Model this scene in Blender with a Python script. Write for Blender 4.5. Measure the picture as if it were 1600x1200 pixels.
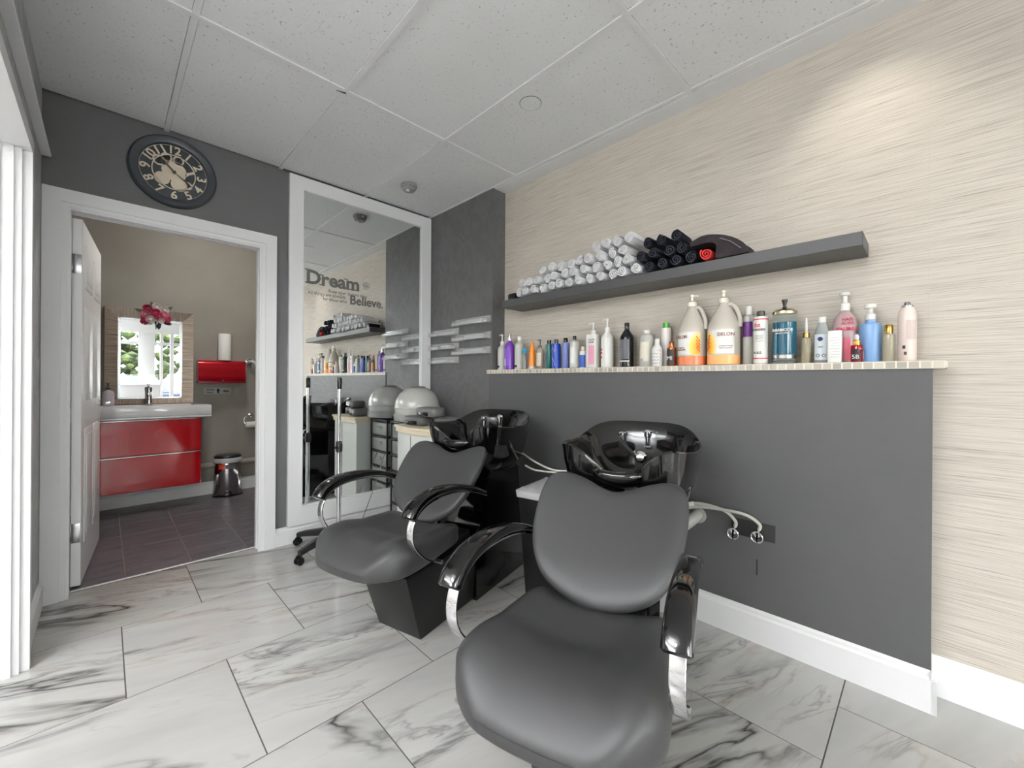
import bpy, bmesh, math, random
from mathutils import Vector, Matrix
for _o in list(bpy.data.objects): bpy.data.objects.remove(_o)
SC = bpy.context.scene
COL = SC.collection
PI = math.pi
# ------------------------------------------------------------ camera
FPX, ROLL, YAW = 643.0, 0.0065, math.atan2(650, 643)
EYE = Vector((0, 0, 1.15))
_f = Vector((math.cos(YAW), math.sin(YAW), 0)); _r = Vector((math.sin(YAW), -math.cos(YAW), 0)); _u = Vector((0, 0, 1))
_i = math.cos(ROLL)*_r + math.sin(ROLL)*_u; _j = -math.sin(ROLL)*_r + math.cos(ROLL)*_u
cam = bpy.data.cameras.new('camera'); cam.sensor_width = 36; cam.lens = FPX/1600*36; cam.shift_y = -5/1600; cam.clip_start = 0.02
camo = bpy.data.objects.new('camera', cam); COL.objects.link(camo)
M = Matrix((_i, _j, -_f)).transposed().to_4x4(); M.translation = EYE
camo.matrix_world = M; SC.camera = camo
# ------------------------------------------------------------ exposure, world
SC.view_settings.view_transform = 'Standard'; SC.view_settings.look = 'None'
SC.view_settings.exposure = 0.12; SC.view_settings.gamma = 1.0; SC.view_settings.use_curve_mapping = False
W = bpy.data.worlds.new('sky'); SC.world = W; W.use_nodes = True
bg = W.node_tree.nodes['Background']; bg.inputs[0].default_value = (1.0, .985, .965, 1); bg.inputs[1].default_value = 20.0
FILL_BAR_POWER = 26.0      # added light bars out of view
SPOT_POWER = 12.0      # recessed downlights by the papered wall
BATH_POWER = 56.0
# ------------------------------------------------------------ helpers
def s2l(c):
    return tuple(((v/255)/12.92 if v/255 <= .04045 else ((v/255+.055)/1.055)**2.4) for v in c)
def C(r, g, b): return s2l((r, g, b)) + (1,)
MATS = {}
def mat(name, col, rough=.5, metal=0., spec=.5, trans=0., emit=None, estr=0., ior=1.45, coat=0., alpha=1.):
    m = bpy.data.materials.new(name); m.use_nodes = True; b = m.node_tree.nodes['Principled BSDF']
    b.inputs['Base Color'].default_value = col; b.inputs['Roughness'].default_value = rough; b.inputs['Metallic'].default_value = metal
    b.inputs['Specular IOR Level'].default_value = spec; b.inputs['Transmission Weight'].default_value = trans; b.inputs['IOR'].default_value = ior
    b.inputs['Coat Weight'].default_value = coat; b.inputs['Coat Roughness'].default_value = .05; b.inputs['Alpha'].default_value = alpha
    if emit: b.inputs['Emission Color'].default_value = emit; b.inputs['Emission Strength'].default_value = estr
    MATS[name] = m; return m
class NT:
    def __init__(s, m): s.t = m.node_tree; s.b = s.t.nodes['Principled BSDF']
    def n(s, typ, **kw):
        x = s.t.nodes.new('ShaderNode'+typ)
        for k, v in kw.items():
            if k.startswith('_'): setattr(x, k[1:], v)
            elif isinstance(k, str) and k.startswith('i'): x.inputs[int(k[1:])].default_value = v
        return x
    def l(s, a, b): s.t.links.new(a, b)
    def coords(s, scale=(1, 1, 1), rot=(0, 0, 0), rnd=False, kind='Object'):
        tc = s.n('TexCoord'); mp = s.n('Mapping'); mp.inputs['Scale'].default_value = scale; mp.inputs['Rotation'].default_value = rot
        src = tc.outputs[kind]
        if rnd:
            oi = s.n('ObjectInfo'); mu = s.n('Math', _operation='MULTIPLY', i1=37.0); s.l(oi.outputs['Random'], mu.inputs[0])
            ad = s.n('VectorMath', _operation='ADD'); s.l(src, ad.inputs[0]); s.l(mu.outputs[0], ad.inputs[1]); src = ad.outputs[0]
        s.l(src, mp.inputs[0]); return mp.outputs[0]
    def noise(s, vec, scale=5., detail=4., rough=.5, dist=0.):
        x = s.n('TexNoise'); x.inputs['Scale'].default_value = scale; x.inputs['Detail'].default_value = detail
        x.inputs['Roughness'].default_value = rough; x.inputs['Distortion'].default_value = dist; s.l(vec, x.inputs['Vector']); return x.outputs['Fac']
    def ramp(s, fac, stops):
        r = s.n('ValToRGB'); e = r.color_ramp.elements
        while len(e) < len(stops): e.new(.5)
        for el, (p, c) in zip(e, stops): el.position = p; el.color = c
        s.l(fac, r.inputs[0]); return r.outputs[0]
    def mix(s, fac, a, b, mode='MIX'):
        x = s.n('MixRGB', _blend_type=mode)
        if isinstance(fac, float): x.inputs[0].default_value = fac
        else: s.l(fac, x.inputs[0])
        for i, v in ((1, a), (2, b)):
            if isinstance(v, tuple): x.inputs[i].default_value = v
            else: s.l(v, x.inputs[i])
        return x.outputs[0]
    def bump(s, h, strength=.2, dist=.01):
        x = s.n('Bump'); x.inputs['Strength'].default_value = strength; x.inputs['Distance'].default_value = dist
        s.l(h, x.inputs['Height']); s.l(x.outputs[0], s.b.inputs['Normal'])
    def col(s, o): s.l(o, s.b.inputs['Base Color'])
    def rough(s, o): s.l(o, s.b.inputs['Roughness'])
G = lambda v: (v, v, v, 1)
# --- materials of the setting
def m_paper():
    m = mat('beige_grasscloth', C(196, 186, 172), .75); t = NT(m)
    v = t.coords((1.3, 1.3, 95)); n1 = t.noise(v, 3.2, 5, .65, .4)
    v2 = t.coords((2.4, 2.4, 260)); n2 = t.noise(v2, 2.0, 3, .6)
    c = t.ramp(n1, [(.30, C(146, 139, 130)), (.42, C(184, 176, 165)), (.6, C(201, 194, 184)), (.75, C(192, 185, 175))])
    c2 = t.ramp(n2, [(.34, G(.52)), (.44, G(1.))]); c = t.mix(.5, c, c2, 'MULTIPLY')
    # paper widths: faint seams every 53 cm along the wall
    sx = t.n('SeparateXYZ'); t.l(t.coords(), sx.inputs[0]); md = t.n('Math', _operation='PINGPONG', i1=.265); t.l(sx.outputs[1], md.inputs[0])
    lt = t.n('Math', _operation='LESS_THAN', i1=.0007); t.l(md.outputs[0], lt.inputs[0])
    c = t.mix(lt.outputs[0], c, C(184, 177, 167)); t.col(c); t.bump(n1, .12, .004); return m
def m_dark(name, base, pattern):
    m = mat(name, base, .55); t = NT(m); v = t.coords()
    if pattern:   # tone-on-tone damask: slightly glossier scrolls
        n = t.noise(t.coords((1, 1, .8)), 5.5, 2, .5, 1.6); c = t.ramp(n, [(.40, base), (.5, tuple(x*1.10 for x in base[:3])+(1,)), (.60, base)])
        t.col(c); t.rough(t.ramp(n, [(.40, G(.6)), (.5, G(.46)), (.60, G(.58))]))
    else:
        n = t.noise(v, 3.5, 6, .6, .3); n2 = t.noise(t.coords((1, 1, 6)), 9, 3, .6)
        c = t.mix(t.ramp(n, [(.35, G(0)), (.75, G(.30))]), base, tuple(x*1.35 for x in base[:3])+(1,)); t.col(c)
        t.rough(t.ramp(n2, [(.3, G(.42)), (.7, G(.6))]))
    return m
def m_marble():
    m = mat('marble_tile', C(214, 213, 208), .16, spec=.45); t = NT(m)
    v = t.coords((1, 1, 1), (0, 0, .36), rnd=True)
    w = t.n('Mapping'); w.inputs['Scale'].default_value = (.55, 2.3, 1); t.l(v, w.inputs[0]); v = w.outputs[0]
    def vein(scale, dist, width, off):
        a = t.n('VectorMath', _operation='ADD'); t.l(v, a.inputs[0]); a.inputs[1].default_value = (off, off*.7, 0)
        n = t.noise(a.outputs[0], scale, 5, .55, dist); sb = t.n('Math', _operation='SUBTRACT', i1=.5); t.l(n, sb.inputs[0])
        ab = t.n('Math', _operation='ABSOLUTE'); t.l(sb.outputs[0], ab.inputs[0])
        return t.ramp(ab.outputs[0], [(0, G(1)), (width, G(.35)), (width*2.6, G(0))])
    mask = t.ramp(t.noise(v, 1.1, 2, .5), [(.46, G(0)), (.60, G(1))]); mask2 = t.ramp(t.noise(v, 1.5, 2, .5), [(.46, G(0)), (.64, G(1))])
    big = t.mix(1., vein(1.25, .7, .018, 3.1), mask, 'MULTIPLY'); fine = t.mix(1., vein(2.6, 1.1, .012, 9.7), mask2, 'MULTIPLY')
    tan = t.mix(1., vein(1.7, .9, .03, 17.3), mask2, 'MULTIPLY')
    cloud = t.ramp(t.noise(v, 1.5, 4, .6), [(.3, C(164, 163, 160)), (.7, C(186, 185, 182))])
    c = t.mix(t.mix(1., tan, G(.38), 'MULTIPLY'), cloud, C(150, 132, 112)); c = t.mix(t.mix(1., fine, G(.6), 'MULTIPLY'), c, C(105, 102, 98))
    c = t.mix(t.mix(1., big, G(.95), 'MULTIPLY'), c, C(44, 42, 40)); t.col(c); return m
def m_ceil():
    m = mat('mineral_tile', C(228, 229, 230), .9); t = NT(m); v = t.coords(rnd=True)
    n = t.noise(v, 75, 3, .6); n2 = t.noise(v, 4, 3, .5)
    c = t.ramp(n, [(.30, C(168, 168, 168)), (.37, C(230, 231, 232))]); c = t.mix(t.ramp(n2, [(.4, G(0)), (.75, G(.25))]), c, C(218, 218, 219))
    t.col(c); t.bump(n, .25, .003); return m
def m_slate():
    m = mat('slate_tile', C(88, 82, 88), .38); t = NT(m); v = t.coords((2, 7, 1), (0, 0, .05), rnd=True)
    n = t.noise(v, 3.0, 6, .65, .6); c = t.ramp(n, [(.28, C(76, 75, 84)), (.46, C(104, 100, 108)), (.6, C(120, 112, 117)), (.75, C(100, 92, 95))]); t.col(c)
    t.bump(n, .15, .003); return m
def m_taupe():
    m = mat('taupe_paint', C(142, 137, 129), .6); t = NT(m); n = t.noise(t.coords(), 2., 4, .6)
    t.col(t.ramp(n, [(.3, C(136, 131, 123)), (.7, C(146, 141, 133))])); return m
PAPER = m_paper(); DARK = m_dark('charcoal_paint', C(85, 85, 86), False); DAMASK = m_dark('charcoal_damask', C(94, 94, 94), True)
DARKA = m_dark('charcoal_wall', C(96, 96, 97), False)
MARBLE = m_marble(); CEIL = m_ceil(); SLATE = m_slate(); TAUPE = m_taupe()
WHITE = mat('white_gloss_paint', C(240, 240, 241), .32); TRIM = mat('white_trim', C(232, 232, 233), .38)
GROUT = mat('grey_grout', C(84, 82, 79), .9); BGROUT = mat('tan_grout', C(150, 134, 124), .9); TBAR = mat('grid_bar_white', C(228, 228, 229), .5)
GREYP = m_dark('pale_grey_damask', C(176, 177, 178), True)
# --- materials of things
VINYL = mat('black_vinyl', C(60, 60, 61), .43, spec=.5); GLOSSB = mat('gloss_black', C(9, 9, 10), .06, coat=.6); SATINB = mat('satin_black_panel', C(30, 30, 31), .28)
_t = NT(VINYL); _n = _t.noise(_t.coords(), 240, 2, .5); _t.bump(_n, .06, .001)
CHROME = mat('chrome', C(225, 225, 228), .07, 1.); STEEL = mat('brushed_steel', C(170, 170, 172), .25, 1.); BPLAST = mat('black_plastic', C(32, 32, 34), .4)
MIRROR = mat('mirror_silver', C(236, 238, 238), .004, 1.)
CLEAR = mat('clear_acrylic', C(236, 238, 238), .06, spec=.7, alpha=.26)
SHELFM = mat('dark_grey_laminate', C(78, 78, 79), .42)
WPLAS = mat('white_plastic', C(228, 227, 222), .35); CREAM = mat('cream_plastic', C(222, 210, 184), .4); CABW = mat('cabinet_white', C(216, 219, 214), .35)
HOODM = mat('hood_grey', C(176, 175, 170), .22, coat=.4)
REDG = mat('red_gloss', C(176, 12, 24), .07, coat=.8); REDM = mat('red_metallic', C(190, 14, 34), .18, .55, coat=.5)
GOLD = mat('gold_cap', C(206, 160, 80), .2, 1.); COPPER = mat('copper', C(176, 104, 62), .22, 1.)
GREYPIPE = mat('grey_pvc', C(150, 150, 146), .5); HOSE = mat('braided_hose', C(186, 184, 176), .4, .3)
def towel(name, c):
    m = mat(name, c, .95, spec=.1); t = NT(m); n = t.noise(t.coords(), 220, 2, .6); t.bump(n, .8, .004); return m
TW = towel('white_terry', C(232, 232, 234)); TD = towel('charcoal_terry', C(50, 52, 60)); TD2 = towel('brown_black_terry', C(62, 56, 60)); TR = towel('red_terry', C(206, 62, 60))
# ------------------------------------------------------------ geometry
class MB:
    def __init__(s): s.b = bmesh.new()
    def box(s, x0, x1, y0, y1, z0, z1, bev=0., seg=2):
        r = bmesh.ops.create_cube(s.b, size=1); vs = r['verts']
        for v in vs: v.co = Vector(((x0+x1)/2+v.co.x*(x1-x0), (y0+y1)/2+v.co.y*(y1-y0), (z0+z1)/2+v.co.z*(z1-z0)))
        if bev > 0:
            es = set(e for v in vs for e in v.link_edges)
            bmesh.ops.bevel(s.b, geom=list(es), offset=bev, segments=seg, profile=.5, affect='EDGES')
        return s
    def hexa(s, pts, bev=0.):   # 8 points: bottom ring 4, top ring 4
        vs = [s.b.verts.new(p) for p in pts]
        fs = [s.b.faces.new([vs[i] for i in q]) for q in ((3, 2, 1, 0), (4, 5, 6, 7), (0, 1, 5, 4), (1, 2, 6, 5), (2, 3, 7, 6), (3, 0, 4, 7))]
        if bev > 0: bmesh.ops.bevel(s.b, geom=list(set(e for f in fs for e in f.edges)), offset=bev, segments=2, profile=.5, affect='EDGES')
        return s
    def lathe(s, prof, c=(0, 0, 0), seg=24, sx=1., sy=1., axis='z'):
        rings = []
        for r, z in prof:
            ring = []
            for k in range(seg):
                a = 2*PI*k/seg; p = (r*math.cos(a)*sx, r*math.sin(a)*sy, z)
                if axis == 'x': p = (p[2], p[0], p[1])
                elif axis == 'y': p = (p[0], p[2], p[1])
                ring.append(s.b.verts.new((c[0]+p[0], c[1]+p[1], c[2]+p[2])))
            rings.append(ring)
        return s._skin(rings, True, Vector((prof[0][0], prof[0][1], 0)) != Vector((prof[-1][0], prof[-1][1], 0)))
    def _skin(s, rings, close=True, caps=True):
        n = len(rings[0])
        for a, b in zip(rings, rings[1:]):
            for k in range(n if close else n-1):
                try: s.b.faces.new((a[k], a[(k+1) % n], b[(k+1) % n], b[k]))
                except ValueError: pass
        if caps:
            for r, rev in ((rings[0], True), (rings[-1], False)):
                try: s.b.faces.new(r[::-1] if rev else r)
                except ValueError: pass
        return s
    def loft(s, rings, close=True, caps=True):
        return s._skin([[s.b.verts.new(p) for p in r] for r in rings], close, caps)
    def tube(s, path, r, seg=10, rr=None):
        pts = [Vector(p) for p in path]; rings = []; up = None
        for i, p in enumerate(pts):
            t = (pts[min(i+1, len(pts)-1)]-pts[max(i-1, 0)]).normalized()
            if up is None: up = Vector((0, 0, 1)) if abs(t.z) < .9 else Vector((1, 0, 0))
            sd = t.cross(up).normalized(); up = sd.cross(t).normalized(); q = rr[i] if rr else r
            rings.append([s.b.verts.new(p+sd*math.cos(2*PI*k/seg)*q+up*math.sin(2*PI*k/seg)*q) for k in range(seg)])
        return s._skin(rings)
    def strip(s, path, side, w, t, seg=8, sq=4.):   # flat bar / rounded pad swept along a path lying in a plane; side = normal of that plane
        pts = [Vector(p) for p in path]; side = Vector(side).normalized(); rings = []
        for i, p in enumerate(pts):
            tg = (pts[min(i+1, len(pts)-1)]-pts[max(i-1, 0)]).normalized(); up = side.cross(tg).normalized()
            ww = w[i] if isinstance(w, (list, tuple)) else w; tt = t[i] if isinstance(t, (list, tuple)) else t
            ring = []
            for k in range(seg*2):
                a = 2*PI*(k+.5)/(seg*2); ca, sa = math.cos(a), math.sin(a)
                ring.append(s.b.verts.new(p+side*(ww/2*math.copysign(abs(ca)**(2/sq), ca))+up*(tt/2*math.copysign(abs(sa)**(2/sq), sa))))
            rings.append(ring)
        return s._skin(rings)
    def pillow(s, outline, ht, hb, p=5., rings=9, warp=None):
        n = len(outline); cx = sum(o[0] for o in outline)/n; cy = sum(o[1] for o in outline)/n
        W_ = warp or (lambda a, b, z: (a, b, z)); R = []
        rs = [math.sin(PI/2*k/rings) for k in range(1, rings+1)]
        def pt(q, r, sgn, h):
            z = sgn*h*max(0., 1-r**p)**(1/p); return s.b.verts.new(W_(cx+(q[0]-cx)*r, cy+(q[1]-cy)*r, z))
        top = s.b.verts.new(W_(cx, cy, ht)); bot = s.b.verts.new(W_(cx, cy, -hb))
        R = [[pt(q, r, 1, ht) for q in outline] for r in rs] + [[pt(q, r, -1, hb) for q in outline] for r in rs[-2::-1]]
        s._skin(R, True, False)
        for k in range(n):
            s.b.faces.new((top, R[0][k], R[0][(k+1) % n])); s.b.faces.new((bot, R[-1][(k+1) % n], R[-1][k]))
        return s
    def poly(s, pts, h):   # extruded polygon: pts list of 3D, h = vector
        h = Vector(h); return s.loft([[Vector(p) for p in pts], [Vector(p)+h for p in pts]])
    def mesh(s, name, m, smooth=True, ang=35):
        bmesh.ops.recalc_face_normals(s.b, faces=s.b.faces); me = bpy.data.meshes.new(name); s.b.to_mesh(me); s.b.free()
        me.materials.append(m)
        if smooth:
            for p in me.polygons: p.use_smooth = True
            me.set_sharp_from_angle(angle=math.radians(ang))
        return me
    def obj(s, name, m, parent=None, loc=None, smooth=True, ang=35):
        return link(name, s.mesh(name, m, smooth, ang), parent, loc)
def link(name, me, parent=None, loc=None, rot=None):
    o = bpy.data.objects.new(name, me); COL.objects.link(o)
    if parent: o.parent = parent
    if loc: o.location = loc
    if rot: o.rotation_euler = rot
    return o
def tag(o, label, cat, group=None):
    o['label'] = label; o['category'] = cat
    if group: o['group'] = group
    return o
def thing(name, label, cat, loc=(0, 0, 0), rotz=0., group=None):
    o = bpy.data.objects.new(name, None); COL.objects.link(o); o.location = loc; o.rotation_euler = (0, 0, rotz); o.empty_display_size = .05
    return tag(o, label, cat, group)
def struct(o): o['kind'] = 'structure'; return o
def dup(root, loc, rotz=0., label=None):
    r = root.copy(); COL.objects.link(r); r.location = loc; r.rotation_euler = (0, 0, rotz)
    if label: r['label'] = label
    for ch in root.children:
        c = ch.copy(); COL.objects.link(c); c.parent = r
        for g in ch.children:
            d = g.copy(); COL.objects.link(d); d.parent = c
    return r
def spline(pts, n=8, closed=False):
    P = [Vector(p) for p in pts]; out = []; N = len(P)
    for i in range(N if closed else N-1):
        p0, p1, p2, p3 = (P[(i-1) % N] if closed or i > 0 else P[0]), P[i], P[(i+1) % N], (P[(i+2) % N] if closed or i+2 < N else P[-1])
        for k in range(n):
            t = k/n; out.append(.5*((2*p1)+(p2-p0)*t+(2*p0-5*p1+4*p2-p3)*t*t+(3*p1-p0-3*p2+p3)*t**3))
    if not closed: out.append(P[-1])
    return out
def text(name, s, size, m, parent, loc, rot, ext=.0006, bold=0., align='CENTER', sx=1.):
    cu = bpy.data.curves.new(name, 'FONT'); cu.body = s; cu.size = size; cu.extrude = ext; cu.offset = bold; cu.align_x = align; cu.align_y = 'BOTTOM_BASELINE'
    cu.resolution_u = 3
    tmp = bpy.data.objects.new('tmp', cu); me = bpy.data.meshes.new_from_object(tmp); bpy.data.objects.remove(tmp)
    me.materials.clear(); me.materials.append(m)
    o = link(name, me, parent, loc, rot); o.scale = (sx, 1, 1); return o
ONB = (PI/2, 0, -PI/2)      # lettering that reads from -x (on the papered wall side)
ONA = (PI/2, 0, 0)          # lettering that reads from -y
# ============================================================ the setting
YA, XB, XH, HC = 3.145, 2.195, 2.06, 2.60      # mirror wall, papered wall, half wall face, ceiling
# floor: slab in grout colour, marble tiles on it
fl = struct(MB().box(-3.0, XB+.1, -4.0, YA+.12, -.06, -.0011).obj('floor', GROUT, smooth=False))
me_t = MB().box(-.298, .298, -.298, .298, -.003, .004, .0005, 1).mesh('floor_tile', MARBLE)
rows = [(3.22-.6*k) for k in range(0, 12)]     # upper edge of each row
for k, yt in enumerate(rows):
    off = .36 if k % 2 == 0 else .06
    x = off-.6*5
    while x < XB+.1:
        x0, x1, y0, y1 = max(x, -3.0), min(x+.6, XB+.05), max(yt-.6, -4.0), min(yt, YA+.085)
        if x1-x0 > .03 and y1-y0 > .03:
            if x1-x0 > .599 and y1-y0 > .599:
                link('floor_tile', me_t, fl, ((x0+x1)/2, (y0+y1)/2, -.004))
            else:
                hx, hy = (x1-x0)/2-.002, (y1-y0)/2-.002
                MB().box(-hx, hx, -hy, hy, -.003, .004, .0005, 1).obj('floor_tile', MARBLE, fl, ((x0+x1)/2, (y0+y1)/2, -.004))
        x += .6
# washroom floor
wf = struct(MB().box(-1.0, 1.75, YA+.10, 5.15, -.06, -.005).obj('floor_washroom', BGROUT, smooth=False))
me_s = MB().box(-.1495, .1495, -.1555, .1555, -.003, .004, .0015, 1).mesh('floor_tile', SLATE)
for a in range(-4, 6):
    for b in range(0, 6):
        cx, cy = .09+.305*a+.1525, 3.495+.316*b-.158
        if b == 0: cy = 3.3725
        if cx < -.9 or cx > 1.7 or cy > 5.1: continue
        o = link('floor_tile', me_s, wf, (cx, cy, -.005))
        if b == 0: o.scale = (1, .78, 1)
MB().box(-.145, .75, YA+.084, YA+.10, -.004, .003, .001).obj('threshold_strip', TRIM, fl)
# ceiling with T-bar grid and mineral tiles
ce = struct(MB().box(-3.0, XB+.1, -4.0, YA+.12, HC+.03, HC+.08).obj('ceiling', TBAR, smooth=False))
gx = [.25+.605*k for k in range(-5, 4)]; gy = [2.065-1.22*k for k in range(-1, 6)]
for x in gx: MB().box(x-.012, x+.012, -4.0, YA, HC-.002, HC+.03).obj('grid_bar', TBAR, ce, smooth=False)
for y in gy[1:]: MB().box(-3.0, XB, y-.012, y+.012, HC-.0025, HC+.029).obj('grid_bar', TBAR, ce, smooth=False)
me_c = MB().box(-.2895, .2895, -.597, .597, 0, .012, .002, 1).mesh('ceiling_tile', CEIL)
xs = [-3.0]+gx+[XB+.002]; ys = [YA+.0]+gy[1:]+[-4.0]
for xa, xb in zip(xs, xs[1:]):
    for yb, ya in zip(ys, ys[1:]):
        w, h = xb-xa-.026, yb-ya-.026
        if w < .03 or h < .03: continue
        if abs(w-.579) < .004 and abs(h-1.194) < .004: link('ceiling_tile', me_c, ce, ((xa+xb)/2, (ya+yb)/2, HC+.003))
        else: MB().box(-w/2, w/2, -h/2, h/2, 0, .012, .002, 1).obj('ceiling_tile', CEIL, ce, ((xa+xb)/2, (ya+yb)/2, HC+.003))
MB().box(2.085, XB, -4., YA, HC-.004, HC+.004).obj('wall_angle', TBAR, ce, smooth=False)
MB().poly([(.815, 2.088, HC-.0035), (.862, 2.081, HC-.0035), (.858, 2.069, HC-.0035), (.84, 2.078, HC-.0035)], (0, 0, .002)).obj('chipped_gap', BPLAST, ce, smooth=False)
# back wall (mirror wall) with the washroom doorway
DX0, DX1, DZ = -.142, .742, 2.035
a = MB(); a.box(-.36, DX0-.02, YA, YA+.12, 0, HC+.05); a.box(DX1+.02, XB+.1, YA, YA+.12, 0, HC+.05); a.box(DX0-.02, DX1+.02, YA, YA+.12, DZ+.02, HC+.05)
struct(a.obj('wall_back', DARKA, smooth=False))
struct(MB().box(XB, XB+.12, -4.0, YA, 0, HC+.05).obj('wall_right', PAPER, smooth=False))
struct(MB().box(XH+.008, XB, 2.305, YA, 0, HC+.03).obj('wall_corner', DAMASK, smooth=False))
struct(MB().box(XH, XB, -.012, 2.33, 0, 1.203).obj('wall_half', DARK, smooth=False))
# scuffs and the pipe cut-out on the half wall
# left partition with a doorway towards the camera
a = MB(); a.box(-.335, -.232, 2.50, YA, 0, HC+.03); a.box(-.335, -.232, 1.75, 2.50, 2.06, HC+.03)
struct(a.obj('wall_left', GREYP, smooth=False))
a = MB()      # casing of that doorway: stepped profile on the wall face and round the partition end
for t, w in ((.012, .085), (.019, .065), (.026, .03)):
    a.box(-.2325, -.232+t, 2.4985, 2.4985+w, 0, 2.06+w); a.box(-.2325, -.232+t, 1.75, 2.4985, 2.0395-t*.1, 2.06+w)
for x0, x1, d in ((-.232, -.206, .0), (-.252, -.232, .012), (-.285, -.252, .022), (-.345, -.285, .030)): a.box(x0, x1, 2.486-d, 2.4985, 0, 2.06)
a.box(-.345, -.232, 1.75, 2.4985, 2.04, 2.06)
struct(a.obj('door_3', TRIM, smooth=False))
struct(MB().box(-.232, -.198, 1.75, YA-.03, 2.262, 2.275, .002).obj('trim_1', TRIM, smooth=False))
# other walls of the salon, behind the camera
mat('warm_white_paint', C(206, 203, 198), .7)
struct(MB().box(-3.1, -3.0, -4.0, YA, 0, HC+.05).obj('wall_far_left', MATS['warm_white_paint'], smooth=False))
struct(MB().box(-3.0, -.335, YA, YA+.12, 0, HC+.05).obj('wall_back_left', MATS['warm_white_paint'], smooth=False))
# storefront: white frames with glass
FR = [(-3.0, -2.9), (-1.55, -1.45), (.12, .20), (.60, .92), (1.02, 1.08), (1.22, 1.30), (2.1, 2.2)]
sf = struct(MB().box(-3.0, 2.2, -4.1, -4.0, 2.32, HC+.05).obj('wall_front', TRIM, smooth=False))
for x0, x1 in FR: MB().box(x0, x1, -4.1, -4.0, 0, 2.32, .004).obj('mullion', TRIM, sf)
MB().box(-3.0, 2.2, -4.08, -4.02, 2.02, 2.09, .004).obj('transom', TRIM, sf); MB().box(-3.0, 2.2, -4.08, -4.02, .0, .10, .004).obj('sill', TRIM, sf)
GL = mat('window_glass', C(240, 245, 245), 0.0, trans=1., ior=1.02, spec=.2)
for (a0, a1), (b0, b1) in zip(FR, FR[1:]): MB().box(a1, b0, -4.055, -4.045, .1, 2.32).obj('pane', GL, sf, smooth=False)
# baseboards with a moulded top
def skirting(name, p0, p1, nrm, h=.14, t=.015):
    p0, p1, n = Vector(p0), Vector(p1), Vector(nrm)
    prof = [(0, 0), (t, 0), (t, h*.80), (t*.55, h*.86), (t*.5, h*.94), (t*.15, h), (0, h)]
    return struct(MB().loft([[q+n*u+Vector((0, 0, z)) for u, z in prof] for q in (p0, p1)]).obj(name, TRIM, smooth=False))
skirting('baseboard_half_wall', (XH, -.027, 0), (XH, 2.31, 0), (-1, 0, 0), .145)
skirting('baseboard_half_wall_end', (XH-.015, -.012, 0), (XB, -.012, 0), (0, -1, 0), .145)
skirting('baseboard_right', (XB, -.78, 0), (XB, -.012, 0), (-1, 0, 0), .145)
skirting('baseboard_corner', (XH+.008, 2.31, 0), (XH+.008, YA, 0), (-1, 0, 0), .145)
skirting('baseboard_back', (DX1+.085, YA, 0), (XH, YA, 0), (0, -1, 0), .122, .018)
skirting('baseboard_left', (-.232, 2.55, 0), (-.232, YA, 0), (1, 0, 0), .13)
# door_1: casing, jamb, open panelled leaf
d1 = bpy.data.objects.new('door_1', None); COL.objects.link(d1); d1.location = (DX0, YA, 0); struct(d1)
a = MB()
for t, w0, w1 in ((.014, .0, .088), (.021, .022, .088), (.010, -.012, .02)):
    a.box(-w1, -w0, -t, 0, 0, DZ+w0); a.box(.884+w0, .884+w1, -t, 0, 0, DZ+w0); a.box(-w1, .884+w1, -t, 0, DZ+w0, DZ+w1)
a.obj('casing', TRIM, d1, smooth=False)
a = MB(); a.box(-.02, .0, 0, .12, 0, DZ+.02); a.box(.884, .904, 0, .12, 0, DZ+.02); a.box(0, .884, 0, .12, DZ, DZ+.02)
a.box(0, .012, .045, .08, 0, DZ-.0); a.box(.872, .884, .045, .08, 0, DZ); a.box(.012, .872, .045, .08, DZ-.012, DZ)
a.obj('jamb', TRIM, d1, smooth=False)
lf = thing('leaf', '', ''); del lf['label'], lf['category']; lf.parent = d1; lf.location = (.012, .125, 0); lf.rotation_euler = (0, 0, math.radians(85.5))
a = MB(); a.box(0, .855, -.04, 0, .012, 2.02, .002, 1).obj('slab', WHITE, lf)
for x0, x1 in ((.10, .39), (.465, .755)):
    for z0, z1 in ((.22, .86), (1.02, 1.55), (1.66, 1.90)):
        a = MB()
        for sgn, yy in ((-1, -.04), (1, 0)):
            a.box(x0, x1, yy-.004, yy+.004, z0, z1, .0035, 2); a.box(x0+.035, x1-.035, yy-.008, yy+.008, z0+.035, z1-.035, .007, 2)
        a.obj('panel', WHITE, lf)
for z in (.25, 1.72):
    h = MB().box(-.0035, .001, -.037, .004, z, z+.105, .001).box(-.02, -.0, .002, .006, z, z+.105, .001).obj('hinge', STEEL, lf)
MB().lathe([(.026, -.006), (.026, 0), (.012, .004), (.010, .045)], (.80, -.04, .98), 16, axis='y').tube([(.80, -.085, .98), (.78, -.087, .98), (.70, -.087, .98)], .009, 8).obj('handle', CHROME, lf)
MB().lathe([(.026, 0), (.026, .006), (.010, .01), (.010, .045)], (.80, 0, .98), 16, axis='y').tube([(.80, .045, .98), (.78, .047, .98), (.70, .047, .98)], .009, 8).obj('handle', CHROME, lf)
d2 = bpy.data.objects.new('door_2', None); COL.objects.link(d2); d2.location = (XB, -.78, 0); struct(d2)
MB().box(-.02, 0, -1.0, 0, 2.04, 2.12).box(-.02, 0, -.08, 0, 0, 2.04).box(-.02, 0, -1.0, -.92, 0, 2.04).obj('casing', TRIM, d2, smooth=False)
MB().box(-.008, 0, -.92, -.08, .01, 2.04).obj('slab', WHITE, d2, smooth=False)
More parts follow.
